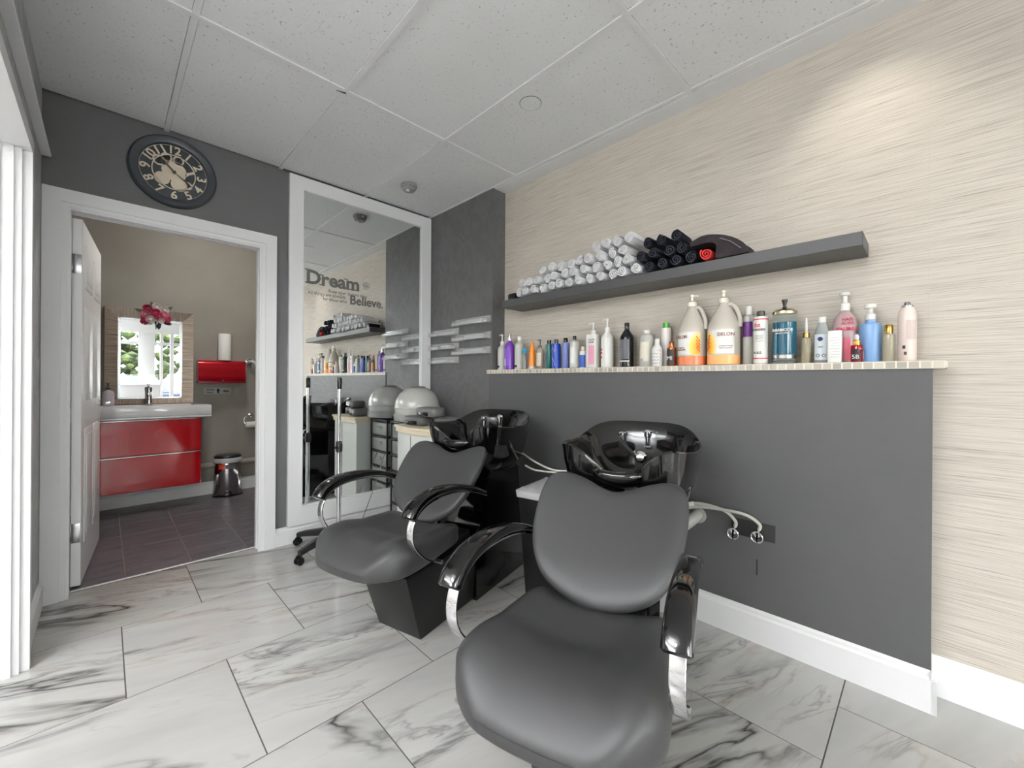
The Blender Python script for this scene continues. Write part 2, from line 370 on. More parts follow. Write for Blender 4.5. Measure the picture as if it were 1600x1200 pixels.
# washroom shell
YW = 5.05
struct(MB().box(-1.1, 1.9, YW, YW+.1, 0, 2.7).obj('wall_washroom_back', TAUPE, smooth=False))
struct(MB().box(-1.1, -1.0, YA+.12, YW, 0, 2.7).obj('wall_washroom_left', TAUPE, smooth=False))
struct(MB().box(1.75, 1.85, YA+.12, YW, 0, 2.7).obj('wall_washroom_right', TAUPE, smooth=False))
struct(MB().box(-1.0, 1.75, YA+.12, YA+.125, 2.06, 2.7).box(-1.0, DX0-.1, YA+.12, YA+.125, 0, 2.06).box(DX1+.1, 1.75, YA+.12, YA+.125, 0, 2.06).obj('wall_washroom_front', TAUPE, smooth=False))
struct(MB().box(-1.1, 1.85, YA+.12, YW+.1, 2.7, 2.76).obj('ceiling_washroom', MATS['warm_white_paint'], smooth=False))
skirting('baseboard_washroom', (-1.0, YW, 0), (1.75, YW, 0), (0, -1, 0), .125)
# ------------------------------------------------------------ lamps: added unseen light bars and washroom dome, recessed downlights
LEM = mat('fill_diffuser', C(250, 250, 250), .5, emit=(.975, .985, 1, 1), estr=FILL_BAR_POWER)
FILL_BARS = [(-1.4, .45, 'added unseen light bar nearest to the partition opening left of the viewer'), (-2.1, .45, 'added unseen light bar by the outer wall left of the viewer'), (-2.1, 1.8, 'added unseen light bar beyond the partition'), (-.78, -3.2, 'added unseen light bar close to the shop window')]  # bars added out of view to fill the room with light
for x, y, lb in FILL_BARS:
    t = thing('fill_light_bar', lb, 'added fill light', (x, y, 2.28), 0, 'added unseen light bars')
    MB().box(-.16, .16, -.60, .60, .006, .05, .012).obj('diffuser', LEM, t)
    for s in (-1, 1):
        MB().box(-.165, .165, s*.60-.006, s*.60+.006, 0, .056, .002).obj('end_cap', TBAR, t); MB().tube([(0, s*.5, .05), (0, s*.5, HC-2.28-.003)], .0025, 6).obj('cable', STEEL, t)
for k, y in enumerate((.16, -.68)):
    t = thing('downlight', ('recessed round downlight over the lit patch of papered wall', 'recessed round downlight further along the papered wall')[k], 'downlight', (1.83, y, HC))
    MB().lathe([(.048, -.002), (.062, -.004), (.066, .0), (.048, .004)], (0, 0, 0), 24).obj('trim_ring', TBAR, t)
    ld = bpy.data.lights.new('downlight_lamp', 'SPOT'); ld.energy = SPOT_POWER; ld.spot_size = math.radians(88); ld.spot_blend = 1.; ld.shadow_soft_size = .045; ld.color = (1, .93, .82)
    lo = bpy.data.objects.new('lamp', ld); COL.objects.link(lo); lo.parent = t; lo.location = (0, 0, -.012); lo.rotation_euler = (0, math.radians(-30), 0)
t = thing('washroom_fill_light', 'added unseen dome light on the washroom ceiling', 'ceiling light', (.75, 4.1, 2.70))  # unseen lamp, added to brighten the washroom
MB().lathe([(.02, -.09), (.09, -.075), (.14, -.035), (.15, 0)], (0, 0, 0), 24).obj('dome', mat('fill_dome', C(250, 250, 250), .5, emit=(1, .96, .9, 1), estr=BATH_POWER), t)
# ============================================================ shampoo units
def outline(pts, n=6):
    full = pts + [(x, -y) for x, y in reversed(pts) if abs(y) > 1e-6]
    return [(v.x, v.y) for v in spline([(x, y, 0) for x, y in full], n, True)]
SEAT = outline([(.335, 0), (.332, .08), (.318, .15), (.27, .215), (.215, .248), (.13, .252), (.0, .236), (-.10, .216), (-.165, .205), (-.19, .18), (-.195, .10), (-.195, 0)])
BACK = outline([(0, 0), (.018, .10), (.065, .182), (.15, .230), (.255, .247), (.355, .246), (.41, .226), (.434, .18), (.426, .115), (.402, .05), (.392, 0)])
def sm(t): t = max(0., min(1., t)); return t*t*(3-2*t)
def seat_warp(a, b, z):
    rise = -(.045 if z > 0 else .010)*max(0, (a-.19)/.145)**2       # waterfall front
    rim = 0.
    if z > 0:
        d = max(abs(b)/.235, (-.19-a)/-.01*0)
        rim = .020*sm((abs(b)-.10)/.10)*(1-sm((abs(b)-.20)/.06)) + .020*sm((a-.02)/.14)*(1-sm((a-.22)/.10)) - .022*math.exp(-((a-.0)/.12)**2-(b/.13)**2) - .012*sm((-a-.10)/.09)
    return (a, b, .425+z+rise+rim)
def back_warp(a, b, z):
    # a runs up the backrest, z = thickness towards the sitter; reclined 43 degrees, slightly wrapped
    th = math.radians(47); wrap = .05*(b/.24)**2; z = z+wrap
    return (-.125-a*math.cos(th)+z*math.sin(th), b, .465+a*math.sin(th)+z*math.cos(th))
def bowl_rings():
    N = 64; cx = -.655
    def rim(ph):
        c, s = math.cos(ph), math.sin(ph); e = 2/2.7
        x = .275*math.copysign(abs(c)**e, c); y = .262*math.copysign(abs(s)**e, s)
        nt = math.exp(-((y/.085)**2)) if c > 0 else 0.
        lobe = math.exp(-(((abs(y)-.18)/.07)**2)) if c > 0 else 0.
        x -= nt*.075; x += lobe*.02
        back = sm((-c-.1)/.9)
        z = .885+.07*back-.105*nt+.022*lobe
        return x, y, z
    P = [rim(2*PI*k/N) for k in range(N)]; R = []
    for t, sc in ((0., .34), (.05, .52), (.15, .70), (.32, .84), (.55, .93), (.80, .985), (.95, 1.0)):     # outside, bottom to rim
        R.append([(cx-.05*(1-sc)/.7+x*sc, y*sc, .615*(1-t)+z*t) for x, y, z in P])
    R.append([(cx+x*1.012, y*1.012, z+.003) for x, y, z in P]); R.append([(cx+x*.985, y*.985, z+.008) for x, y, z in P]); R.append([(cx+x*.955, y*.955, z+.001) for x, y, z in P])
    for t, sc in ((.80, .90), (.50, .80), (.22, .62), (.08, .40), (.03, .12)):
        R.append([(cx-.03*(1-sc)+x*sc, y*sc, .70*(1-t)+z*t) for x, y, z in P])
    return R
def make_unit(label):
    t = thing('shampoo_chair', label, 'shampoo chair', (0, 0, 0), 0, 'backwash shampoo units')
    # plinth with slanted front
    MB().hexa([(-.55, -.13, 0), (0, -.13, 0), (0, .13, 0), (-.55, .13, 0), (-.50, -.145, .315), (.106, -.145, .315), (.106, .145, .315), (-.50, .145, .315)], .004).obj('base', SATINB, t)
    MB().box(-.40, .10, -.11, .11, .315, .365, .008).obj('seat_plate', BPLAST, t)
    # pedestal that carries the bowl
    prof = [(-.395, .0), (-.40, .25), (-.50, .615), (-.56, .66), (-.80, .66), (-.86, .62), (-.885, .30), (-.905, 0)]
    MB().loft([[(x, w*(1-.10*z/.66), z) for x, z in prof] for w in (-.155, .155)]).obj('pedestal', GLOSSB, t, ang=25)
    MB().pillow(SEAT, .055, .05, 5.0, 16, seat_warp).obj('seat', VINYL, t, ang=80)
    MB().pillow(BACK, .034, .032, 4.0, 14, back_warp).obj('backrest', VINYL, t, ang=80)
    MB().tube([(-.10, -.07, .38), (-.15, -.07, .41), (-.22, -.07, .50)], .011, 8).obj('back_bracket', CHROME, t)
    MB().tube([(-.10, .07, .38), (-.15, .07, .41), (-.22, .07, .50)], .011, 8).obj('back_bracket', CHROME, t)
    for s in (-1, 1):
        y = .27*s
        pad = spline([(-.275, y, .612), (-.19, y, .650), (-.07, y, .682), (.05, y, .692), (.14, y, .682), (.20, y, .655), (.226, y, .622)], 5)
        n = len(pad); wd = [.046+.016*sm(i/n*1.4) for i in range(n)]; th = [.020+.024*sm(i/n*1.3) for i in range(n)]; th[-1] = .03; wd[-1] = .05
        MB().strip(pad, (0, 1, 0), wd, th, 8, 3.2).obj('armrest_pad', GLOSSB, t, ang=50)
        br = spline([(-.295, y*.985, .592), (-.19, y, .632), (-.07, y, .660), (.05, y, .668), (.135, y, .656), (.19, y, .625), (.214, y, .575), (.204, y, .515), (.15, y*1.01, .452), (.06, y*1.0, .400), (.02, y*.98, .382)], 5)
        MB().strip(br, (0, 1, 0), .032, .007, 6, 6.).obj('armrest_bracket', CHROME, t, ang=40)
        MB().tube([(.02, y*.98, .382), (.02, y*.60, .380)], .009, 8).obj('bracket_rod', CHROME, t)
        MB().tube([(-.30, y*.985, .594), (-.30, y*.80, .594)], .009, 8).obj('bracket_rod', CHROME, t)
    b = MB(); b.loft(bowl_rings()); bo = b.obj('bowl', GLOSSB, t, ang=60)
    MB().lathe([(.10, .0), (.085, .04), (.07, .07), (.10, .10)], (-.71, 0, .575), 20).obj('tilt_mount', GLOSSB, t)
    # neck rest saddle in the front notch
    nr = outline([(.055, 0), (.05, .05), (.02, .09), (-.03, .10), (-.05, .06), (-.055, 0)], 5)
    MB().pillow(nr, .03, .03, 2.4, 8, lambda a, c, z: (-.425+a*.95, c, .792+z*.95+2.2*c*c+a*.35)).obj('neck_rest', GLOSSB, bo, ang=80)
    # tap set and sprayer
    tp = MB().lathe([(.020, 0), (.020, .01), (.012, .014), (.012, .05), (.018, .055), (.018, .075), (.010, .085)], (-.80, .04, .855), 14).obj('mixer_tap', CHROME, t)
    MB().lathe([(.017, 0), (.017, .045), (.021, .05), (.021, .062), (.012, .066)], (-.785, -.065, .86), 14).obj('vacuum_breaker', CHROME, tp)
    MB().tube(spline([(-.785, -.065, .90), (-.72, -.06, .905), (-.64, -.01, .875), (-.60, .06, .83), (-.63, .12, .81)], 6), .0075, 8).obj('spray_hose', BPLAST, tp)
    MB().lathe([(.012, -.02), (.022, -.005), (.024, .02), (.014, .028)], (-.60, .05, .855), 16, axis='x').obj('spray_head', CHROME, tp)
    MB().tube([(-.80, .04, .93), (-.78, .065, .935), (-.745, .085, .935)], .006, 8).obj('lever', CHROME, tp)
    return t
u1 = make_unit('black shampoo chair with glossy bowl, further one beside the white cabinet')
u1.location = (.9635, 1.699, 0); u1.rotation_euler = (0, 0, math.radians(15.2)+PI)
u2 = dup(u1, (.92, .663, 0), math.radians(17.4)+PI, 'black shampoo chair with glossy bowl, nearest to the viewer in front of the wall pipes')
# ============================================================ tiled ledge and its bottles
LZ = 1.232
lg = thing('tiled_ledge', 'long ledge edged with small beige square tiles on the charcoal half wall', 'ledge', (2.05, -.043, 1.203))
MB().box(-.0015, .145, .001, 2.386, .0, .0265).obj('slab', mat('ledge_core', C(226, 221, 210), .8), lg, smooth=False)
LT = [mat('ledge_tile_a', C(176, 168, 154), .3), mat('ledge_tile_b', C(196, 188, 174), .3), mat('ledge_tile_c', C(186, 178, 166), .3), mat('ledge_tile_d', C(164, 157, 146), .3)]
ltm = [MB().box(-.003, .006, -.0138, .0138, .0015, .0255, .0012, 1).mesh('tile', m) for m in LT]
random.seed(4)
for k in range(77): link('tile', random.choice(ltm), lg, (.001, .0165+.031*k, 0))
ltop = MB()
for k in range(77):
    for j in range(4):
        ltop.box(.011+.0335*j, .0425+.0335*j, .002+.031*k, .031+.031*k, .024, .0285)
o = ltop.obj('top_tiles', LT[1], lg, smooth=False); o['kind'] = 'stuff'
me_e = MB().box(0, .031, -.006, .002, .0005, .027, .002, 1).mesh('tile', LT[1])
for j in range(4): link('tile', me_e, lg, (.011+.0335*j, .0, 0))
# bottle makers: all stand on the ledge, local origin at the base
def lab_wrap(r, z0, z1, a0, a1, m, t, name='label', sx=1., sy=1., n=10):
    R = []
    for z in (z0, z1): R.append([((r+.0007)*math.cos(a0+(a1-a0)*k/n)*sx, (r+.0007)*math.sin(a0+(a1-a0)*k/n)*sy, z) for k in range(n+1)])
    R2 = [[(p[0]*.985, p[1]*.985, p[2]) for p in q] for q in R]
    b = MB(); b.loft([R[0], R[1], R2[1], R2[0], R[0]], close=False, caps=False); return b.obj(name, m, t)
FACE = PI            # direction facing the room (-x)
def pump(t, z, r, h, m, side=1, big=False):
    MB().lathe([(r, 0), (r, h*.30), (r*.6, h*.36), (r*.32, h*.40), (r*.32, h*.85), (r*.5, h*.86), (r*.5, h), (0.001, h)], (0, 0, z), 14).tube([(0, 0, z+h*.93), (0, side*r*1.2, z+h*.95), (0, side*r*2.3, z+h*.90)], r*.26, 8).obj('pump', m, t)
def cyl_bottle(name, label, x, y, r, h, body, cap, hb, rc=None, neck=.6, sh=.82, lab=None, labm=None, sx=1., taper=1.):
    t = thing(name, label, 'bottle', (x, y, LZ), 0, 'salon bottles on the tiled ledge')
    rc = rc or r*.45
    MB().lathe([(r*.9, 0), (r, .004), (r*taper, hb*sh), (r*taper*.93, hb*(sh+.06)), (rc*1.02, hb*.985), (rc*.95, hb), (.001, hb)], (0, 0, 0), 22, sx, 1.).obj('body', body, t)
    if cap == 'pump': pump(t, hb, rc, h-hb, WPLAS)
    elif cap: MB().lathe([(rc, 0), (rc*1.02, .002), (rc*1.02, (h-hb)*.92), (rc*.9, h-hb), (.001, h-hb)], (0, 0, hb-.001), 18).obj('cap', cap, t)
    if lab: lab_wrap(r*(1+taper)/2 if taper == 1 else r, lab[0], lab[1], FACE-lab[2], FACE+lab[2], labm, t, sx=sx)
    return t
def pl(n, c, rough=.3, trans=0., coat=.2): return mat(n, c, rough, trans=trans, coat=coat)
TRW = mat('milky_plastic', C(226, 226, 218), .3, trans=.35); INK = mat('dark_print', C(60, 60, 64), .6); WLAB = mat('white_label', C(236, 236, 232), .5)
BLK = pl('black_bottle', C(22, 22, 24), .2); PUR = pl('purple_bottle', C(112, 60, 168), .2); SILV = mat('silver_cap', C(200, 196, 205), .25, 1.)
t = cyl_bottle('pump_bottle', 'white pump bottle at the dark column end of the ledge', 2.115, 2.245, .034, .265, TRW, 'pump', .185, .014)
lab_wrap(.034, .015, .03, FACE-.9, FACE+.2, INK, t)
t = cyl_bottle('shampoo_bottle', 'purple bottle with silver cap', 2.11, 2.160, .037, .262, PUR, SILV, .212, .013, sh=.78, lab=(.03, .15, .8), labm=pl('violet_label', C(128, 74, 196), .5)); text('lettering', 'color', .026, WLAB, t, (-.0385, .012, .05), (PI/2, PI/2, -PI/2), .0004)
t = cyl_bottle('shampoo_bottle', 'white bottle with small white cap next to the purple one', 2.115, 2.066, .034, .236, TRW, WPLAS, .205, .013); lab_wrap(.034, .015, .03, FACE-.6, FACE+.3, INK, t)
t = thing('small_tube', 'tiny clear tube with a round bright blue top', 'bottle', (2.085, 1.985, LZ)); MB().lathe([(.011, 0), (.012, .004), (.012, .085), (.005, .095), (.005, .11)], seg=14).obj('body', CLEAR, t); MB().lathe([(.004, 0), (.012, .006), (.017, .02), (.012, .034), (.001, .039)], (0, 0, .107), 14).obj('cap', pl('bright_blue', C(40, 160, 205)), t)
t = thing('cone_bottle', 'orange pointed cone bottle with pale base', 'bottle', (2.115, 1.94, LZ)); MB().lathe([(.022, .018), (.0225, .10), (.017, .14), (.009, .175), (.004, .192), (.001, .196)], seg=18).obj('body', pl('orange_plastic', C(242, 138, 30)), t); MB().lathe([(.0215, 0), (.0225, .003), (.0225, .018), (.001, .018)], seg=18).obj('base', WPLAS, t)
t = cyl_bottle('pump_bottle', 'small clear bottle with dark brown pump', 2.11, 1.862, .026, .2, mat('clear_amberish', C(222, 212, 196), .1, trans=.6), None, .145, .011, lab=(.02, .11, .9), labm=mat('kraft_label', C(206, 196, 182), .6)); pump(t, .145, .011, .055, pl('dark_brown', C(66, 48, 44)), 1)
cyl_bottle('shampoo_bottle', 'teal green bottle with black cap', 2.12, 1.791, .0245, .193, pl('teal_plastic', C(28, 104, 100)), BLK, .165, .014, sh=.93, lab=(.012, .12, .5), labm=pl('teal_dark', C(24, 86, 92)))
t = cyl_bottle('shampoo_bottle', 'royal blue bottle with white swirls and black cap', 2.11, 1.722, .029, .193, pl('royal_blue', C(30, 66, 170)), BLK, .165, .014, sh=.93)
for q, (a0, za, zb) in enumerate(((-.5, .02, .07), (.0, .055, .085), (.4, .09, .14), (-.3, .11, .15))):
    MB().strip(spline([(-.0293*math.cos(a0+k*.25), .0293*math.sin(a0+k*.25), za+(zb-za)*k/3) for k in range(4)], 3), (-1, 0, 0), .0035, .0006, 4).obj('swirl', WLAB, t)
cyl_bottle('shampoo_bottle', 'periwinkle bottle with black cap', 2.12, 1.651, .0245, .198, pl('periwinkle', C(112, 126, 186)), BLK, .168, .014, sh=.93)
t = cyl_bottle('shampoo_bottle', 'white bottle with short black cap', 2.11, 1.572, .031, .204, TRW, BLK, .178, .011, sh=.88, lab=(.03, .13, .6), labm=WLAB)
t = cyl_bottle('small_bottle', 'short bottle with blue label and beige cap beside the pink labelled box bottle', 2.105, 1.505, .021, .133, WPLAS, mat('beige_cap', C(200, 190, 166), .4), .108, .013, sh=.9, lab=(.004, .08, 1.3), labm=pl('blue_label', C(28, 78, 176)))
t = thing('pump_bottle', 'square white pump bottle with pink panel', 'bottle', (2.11, 1.433, LZ)); MB().box(-.027, .027, -.035, .035, 0, .203, .006).obj('body', WPLAS, t); pump(t, .203, .014, .072, WPLAS, 1)
MB().box(-.0276, -.0265, -.026, .016, .02, .135).obj('label', mat('pink_label', C(226, 160, 184), .5), t, smooth=False); text('lettering', 'COLOR', .013, INK, t, (-.0275, -.004, .165), ONB, .0003, .0003); text('lettering', 'SAVER', .013, INK, t, (-.0275, -.004, .150), ONB, .0003, .0003)
t = cyl_bottle('pump_bottle', 'tall white pump bottle with red dots', 2.115, 1.338, .0365, .29, WPLAS, 'pump', .21, .014, sh=.80)
for z in (.06, .085, .105): MB().lathe([(.0055, 0), (.0055, .0012), (.001, .0012)], (-.0345, .016, z), 10, axis='x').obj('dot', mat('red_dot', C(206, 40, 60), .5), t)
t = cyl_bottle('shampoo_bottle', 'large black bottle with grey label', 2.11, 1.206, .0385, .252, BLK, BLK, .215, .014, sh=.76, lab=(.045, .155, .85), labm=mat('grey_label', C(92, 94, 100), .35)); lab_wrap(.0389, .03, .036, FACE-.85, FACE+.85, WLAB, t, 'stripe')
t = thing('shampoo_bottle', 'broad white bottle with pale beige label', 'bottle', (2.12, 1.091, LZ)); MB().lathe([(.036, 0), (.0385, .005), (.0385, .15), (.034, .17), (.018, .18), (.018, .185)], (0, 0, 0), 22, .8, 1.).obj('body', TRW, t); MB().lathe([(.0195, 0), (.0195, .015), (.001, .016)], (0, 0, .185), 16).obj('cap', WPLAS, t); lab_wrap(.0386, .03, .135, FACE-.75, FACE+.75, mat('beige_label', C(228, 222, 204), .5), t, sx=.8); lab_wrap(.0388, .03, .045, FACE-.6, FACE-.15, mat('barcode_grey', C(170, 175, 185), .5), t, sx=.8)
t = cyl_bottle('small_bottle', 'short white bottle with dark diagonal speckles', 2.08, 1.010, .0275, .146, WPLAS, WPLAS, .118, .013, sh=.75)
for k in range(26): MB().box(-.0006, .0006, -.0018, .0018, -.0018, .0018).obj('speckle', INK, t, (-.0277*math.cos(.9-(k % 6)*.3), -.0277*math.sin(.9-(k % 6)*.3), .014+.0165*(k//6)+.003*(k % 2)), smooth=False)
cyl_bottle('shampoo_bottle', 'white bottle with bright green cap', 2.142, .990, .0255, .236, pl('pinkish_white', C(232, 226, 222)), pl('green_cap', C(90, 176, 66)), .208, .017, sh=.93)
t = cyl_bottle('small_bottle', 'small copper bottle with black label', 2.085, .934, .0235, .128, COPPER, COPPER, .095, .0115, sh=.93, lab=(.006, .085, .95), labm=mat('black_label', C(52, 48, 46), .5)); text('lettering', 'MI', .03, WLAB, t, (-.0248, .0, .03), ONB, .0004)
def flower_label(nm, yc):
    m = mat('flower_label_'+nm, C(236, 236, 232), .5); k = NT(m); tc = k.n('TexCoord'); sb = k.n('VectorMath', _operation='SUBTRACT'); sb.inputs[1].default_value = (-.06, yc, .085)
    k.l(tc.outputs['Object'], sb.inputs[0]); sc = k.n('VectorMath', _operation='MULTIPLY'); sc.inputs[1].default_value = (.35, 1.25, .75); k.l(sb.outputs[0], sc.inputs[0])
    ln = k.n('VectorMath', _operation='LENGTH'); k.l(sc.outputs[0], ln.inputs[0]); k.col(k.ramp(ln.outputs['Value'], [(.0, C(240, 120, 34)), (.022, C(246, 170, 50)), (.045, C(250, 214, 110)), (.066, C(238, 237, 232))])); return m
def jug(label, y, r, flip, liquid):
    t = thing('gallon_jug', label, 'jug', (2.113, y, LZ), 0, 'gallon jugs on the ledge'); z1 = .185
    prof = [(r*.93, 0), (r, .008), (r, .17), (r*.95, .19), (r*.72, .235), (r*.42, .275), (.020, .29), (.019, .30)]
    MB().lathe(prof, (0, 0, 0), 26, .92, 1.).obj('body', mat('milky_jug_'+liquid[0], C(226, 218, 206), .32, trans=.25), t)
    lab_wrap(r*1.002, .002, .046, 0, 2*PI, mat('jug_liquid_'+liquid[0], liquid[1], .25), t, 'liquid_band', .92, n=26)
    hd = spline([(0, -.016, .285), (0, -.035, .288), (0, -r*.80, .262), (0, -r*1.0, .215), (0, -r*.98, .18)], 6); MB().tube(hd, .0095, 10).obj('handle', mat('milky_handle_'+liquid[0], C(228, 222, 210), .3, trans=.2), t)
    lab_wrap(r*1.006, .052, .165, FACE-.95, FACE+.95, flower_label(liquid[0], (1 if flip else -1)*r*.80), t, 'label', .92, n=18)
    sgn = 1 if flip else -1                    # the yellow flower sits on the side towards the other jug
    for q in range(4):
        am = FACE-sgn*.78; p = [(-(r*1.02)*.92*math.cos(am-PI+u*sgn), -(r*1.02)*math.sin(am-PI+u*sgn), .066+.017*q+v) for u, v in ((-.14, .0), (.0, .012), (.14, .026))]
        MB().tube(p, .0017, 6).obj('leaf_print', mat('rust_print', C(196, 70, 26), .5) if 'rust_print' not in MATS else MATS['rust_print'], t)
    rl = -r*.92-.0012; yo = .018*(1 if not flip else -1)
    text('lettering', 'DELON', .022, MATS.get('brown_print') or mat('brown_print', C(140, 84, 78), .5), t, (rl+.006, yo+(.012 if not flip else -.012), .135), (PI/2, 0, -PI/2-(.42 if not flip else -.42)), .0006, .0003)
    for z, s_ in ((.085, 'SHAMPOO' if not flip else 'CONDITIONER'), (.075, 'REVITALISANT' if flip else 'SHAMPOOING')):
        text('lettering', s_, .0085, MATS['brown_print'], t, (rl+.006, yo+(.012 if not flip else -.012), z), (PI/2, 0, -PI/2-(.42 if not flip else -.42)), .0006)
    MB().lathe([(.0225, 0), (.0225, .022), (.016, .026), (.007, .03), (.007, .048), (.012, .05), (.012, .06), (.001, .062)], (0, 0, .298), 16).tube([(0, 0, .352), (0, -.02 if not flip else .01, .353), (0, -.036 if not flip else .018, .348)], .0055, 8).obj('pump', pl('ivory_pump', C(232, 226, 208)) if 'ivory_pump' not in MATS else MATS['ivory_pump'], t)
    return t
jug('milky gallon jug with coral liquid and yellow flower label, left of the pair', .842, .067, False, ('coral', C(226, 130, 88)))
jug('milky gallon jug with pale orange liquid and flower label, right of the pair', .692, .072, True, ('peach', C(244, 176, 112)))
t = cyl_bottle('shampoo_bottle', 'slim white bottle with purple block behind the red striped one', 2.145, .592, .024, .274, TRW, WPLAS, .235, .014, sh=.9); lab_wrap(.024, .13, .20, FACE-1.1, FACE+.9, pl('purple_print', C(104, 44, 128)), t)
t = cyl_bottle('shampoo_bottle', 'white bottle with red stripes and dark cap lettered in black', 2.088, .528, .0285, .238, WPLAS, pl('charcoal_cap', C(58, 54, 54)), .208, .0165, sh=.955)
RP = mat('red_print', C(200, 50, 86), .5)
for z in (.196, .022): lab_wrap(.0286, z, z+.005, 0, 2*PI, RP, t, 'stripe', n=24)
text('lettering', 'ht', .028, RP, t, (-.0288, .006, .163), ONB, .0006, .0006); text('lettering', 'BONDEX', .0135, INK, t, (-.0288, .002, .147), ONB, .0006, .0003); text('lettering', 'A.B.S.', .014, INK, t, (-.0288, .004, .045), ONB, .0006, .0003)
for z in (.125, .118, .111, .100): MB().box(-.0290, -.0284, -.016, .014, z, z+.0012).obj('print_line', INK, t, smooth=False)
cyl_bottle('small_bottle', 'small pale teal bottle half hidden behind the disinfectant jar', 2.165, .492, .013, .118, pl('pale_teal', C(128, 166, 164)), WPLAS, .10, .008)
t = thing('disinfectant_jar', 'glass jar of blue disinfectant with metal lid and black knob', 'jar', (2.105, .441, LZ))
BLUEL = mat('blue_liquid', C(10, 84, 108), .05, coat=.5); NT(BLUEL)
MB().lathe([(.050, 0), (.050, .008), (.044, .013), (.044, .205), (.042, .215)], (0, 0, 0), 28).obj('glass', mat('jar_glass', C(226, 236, 230), .02, trans=.85, ior=1.2), t)
MB().lathe([(.0446, .04), (.0446, .178), (.001, .178)], (0, 0, 0), 28).obj('liquid', BLUEL, t); MB().lathe([(.0448, .022), (.0448, .036)], (0, 0, 0), 28).obj('basket_rim', STEEL, t)
MB().lathe([(.046, 0), (.047, .004), (.046, .012), (.034, .022), (.012, .028), (.010, .032), (.001, .033)], (0, 0, .214), 26).obj('lid', mat('antique_metal', C(196, 182, 152), .2, 1.), t); MB().lathe([(.006, 0), (.007, .012), (.012, .03), (.012, .034), (.001, .035)], (0, 0, .245), 14).obj('knob', BLK, t)
text('lettering', 'BARBICIDE', .0155, WLAB, t, (-.0455, -.002, .138), ONB, .0012, .0003); text('lettering', 'DISINFECTANT', .007, WLAB, t, (-.0455, -.0, .127), ONB, .0012)
t = cyl_bottle('dropper_bottle', 'slim clear dropper bottle with gold collar and white bulb', 2.11, .363, .0185, .13, mat('clear_gold', C(206, 196, 168), .08, trans=.55), GOLD, .11, .0115, sh=.9); MB().lathe([(.004, 0), (.005, .03), (.003, .06), (.001, .064)], (0, 0, .13), 10).obj('bulb', WPLAS, t)
t = cyl_bottle('clear_bottle', 'clear bottle with white cap and blue emblem label', 2.115, .310, .0275, .192, mat('frosted_clear', C(212, 220, 220), .15, trans=.5), WPLAS, .168, .0135, sh=.68, lab=(.012, .118, .95), labm=mat('pale_blue_label', C(222, 230, 236), .5))
MB().lathe([(.009, 0), (.009, .0012), (.001, .0012)], (-.0284, .002, .098), 14, axis='x').obj('emblem', mat('navy_print', C(28, 44, 110), .5), t); text('lettering', '100%', .009, INK, t, (-.0288, .002, .062), ONB, .0006)
for yy in (.010, -.010): MB().lathe([(.007, 0), (.007, .0012), (.005, .0012), (.005, 0), (.007, 0)], (-.0284, yy, .03), 14, axis='x').obj('symbol', INK, t)
t = thing('foam_pump_bottle', 'large frosted pink foam pump bottle', 'bottle', (2.147, .240, LZ)); MB().lathe([(.038, 0), (.0405, .005), (.0405, .15), (.034, .185), (.018, .205), (.016, .212)], (0, 0, 0), 24, .72, 1.).obj('body', mat('pink_frosted', C(226, 196, 198), .25, trans=.4), t)
MB().lathe([(.017, 0), (.017, .028), (.008, .034), (.008, .06), (.017, .063), (.017, .074), (.001, .075)], (0, 0, .212), 16).obj('pump', WPLAS, t); lab_wrap(.0406, .01, .10, FACE-.8, FACE+.55, pl('rose_label', C(220, 108, 128)), t, sx=.72)
text('lettering', 'HAIR', .016, RP, t, (-.031, -.012, .168), ONB, .0006, .0003); text('lettering', 'ALOE', .016, RP, t, (-.0315, -.012, .152), ONB, .0006, .0003); text('lettering', 'CALM-N', .017, RP, t, (-.0325, -.008, .130), ONB, .0012, .0008)
t = thing('white_carton', 'small plain white carton with fine print', 'box', (2.075, .262, LZ)); MB().box(-.014, .014, -.022, .022, 0, .126, .001).obj('carton', WLAB, t)
for z in range(8): MB().box(-.0146, -.0139, -.016, .014-.004*(z % 3), .02+.011*z, .022+.011*z).obj('print_line', mat('faint_print', C(200, 200, 200), .6) if 'faint_print' not in MATS else MATS['faint_print'], t, smooth=False)
t = cyl_bottle('dropper_bottle', 'small red dropper bottle with gold cap and dark label', 2.073, .195, .0185, .085, pl('ruby_glass', C(150, 20, 26), .08), GOLD, .066, .011, sh=.93, lab=(.004, .05, .8), labm=mat('dark_label', C(56, 40, 46), .5)); MB().lathe([(.006, 0), (.0075, .014), (.004, .021), (.001, .022)], (0, 0, .085), 12).obj('bulb', WPLAS, t); text('lettering', '5B', .022, WLAB, t, (-.0195, .002, .012), ONB, .0005)
t = thing('foam_pump_bottle', 'sky blue foam pump bottle', 'bottle', (2.133, .160, LZ)); MB().lathe([(.033, 0), (.0345, .004), (.0345, .135), (.032, .15), (.016, .155), (.015, .168)], (0, 0, 0), 24, .85, 1.).obj('body', pl('sky_blue', C(122, 160, 206), .4), t)
MB().lathe([(.016, 0), (.016, .02), (.009, .026), (.009, .042), (.018, .046), (.018, .060), (.001, .062)], (0, 0, .166), 16).obj('pump', WPLAS, t); lab_wrap(.0346, .012, .045, FACE-1.0, FACE-.5, WLAB, t, 'barcode_label', .85)
cyl_bottle('small_bottle', 'small clear bottle with tall gold cap', 2.11, .105, .0185, .14, mat('clear_champagne', C(206, 198, 176), .08, trans=.5), GOLD, .107, .0125, sh=.9)
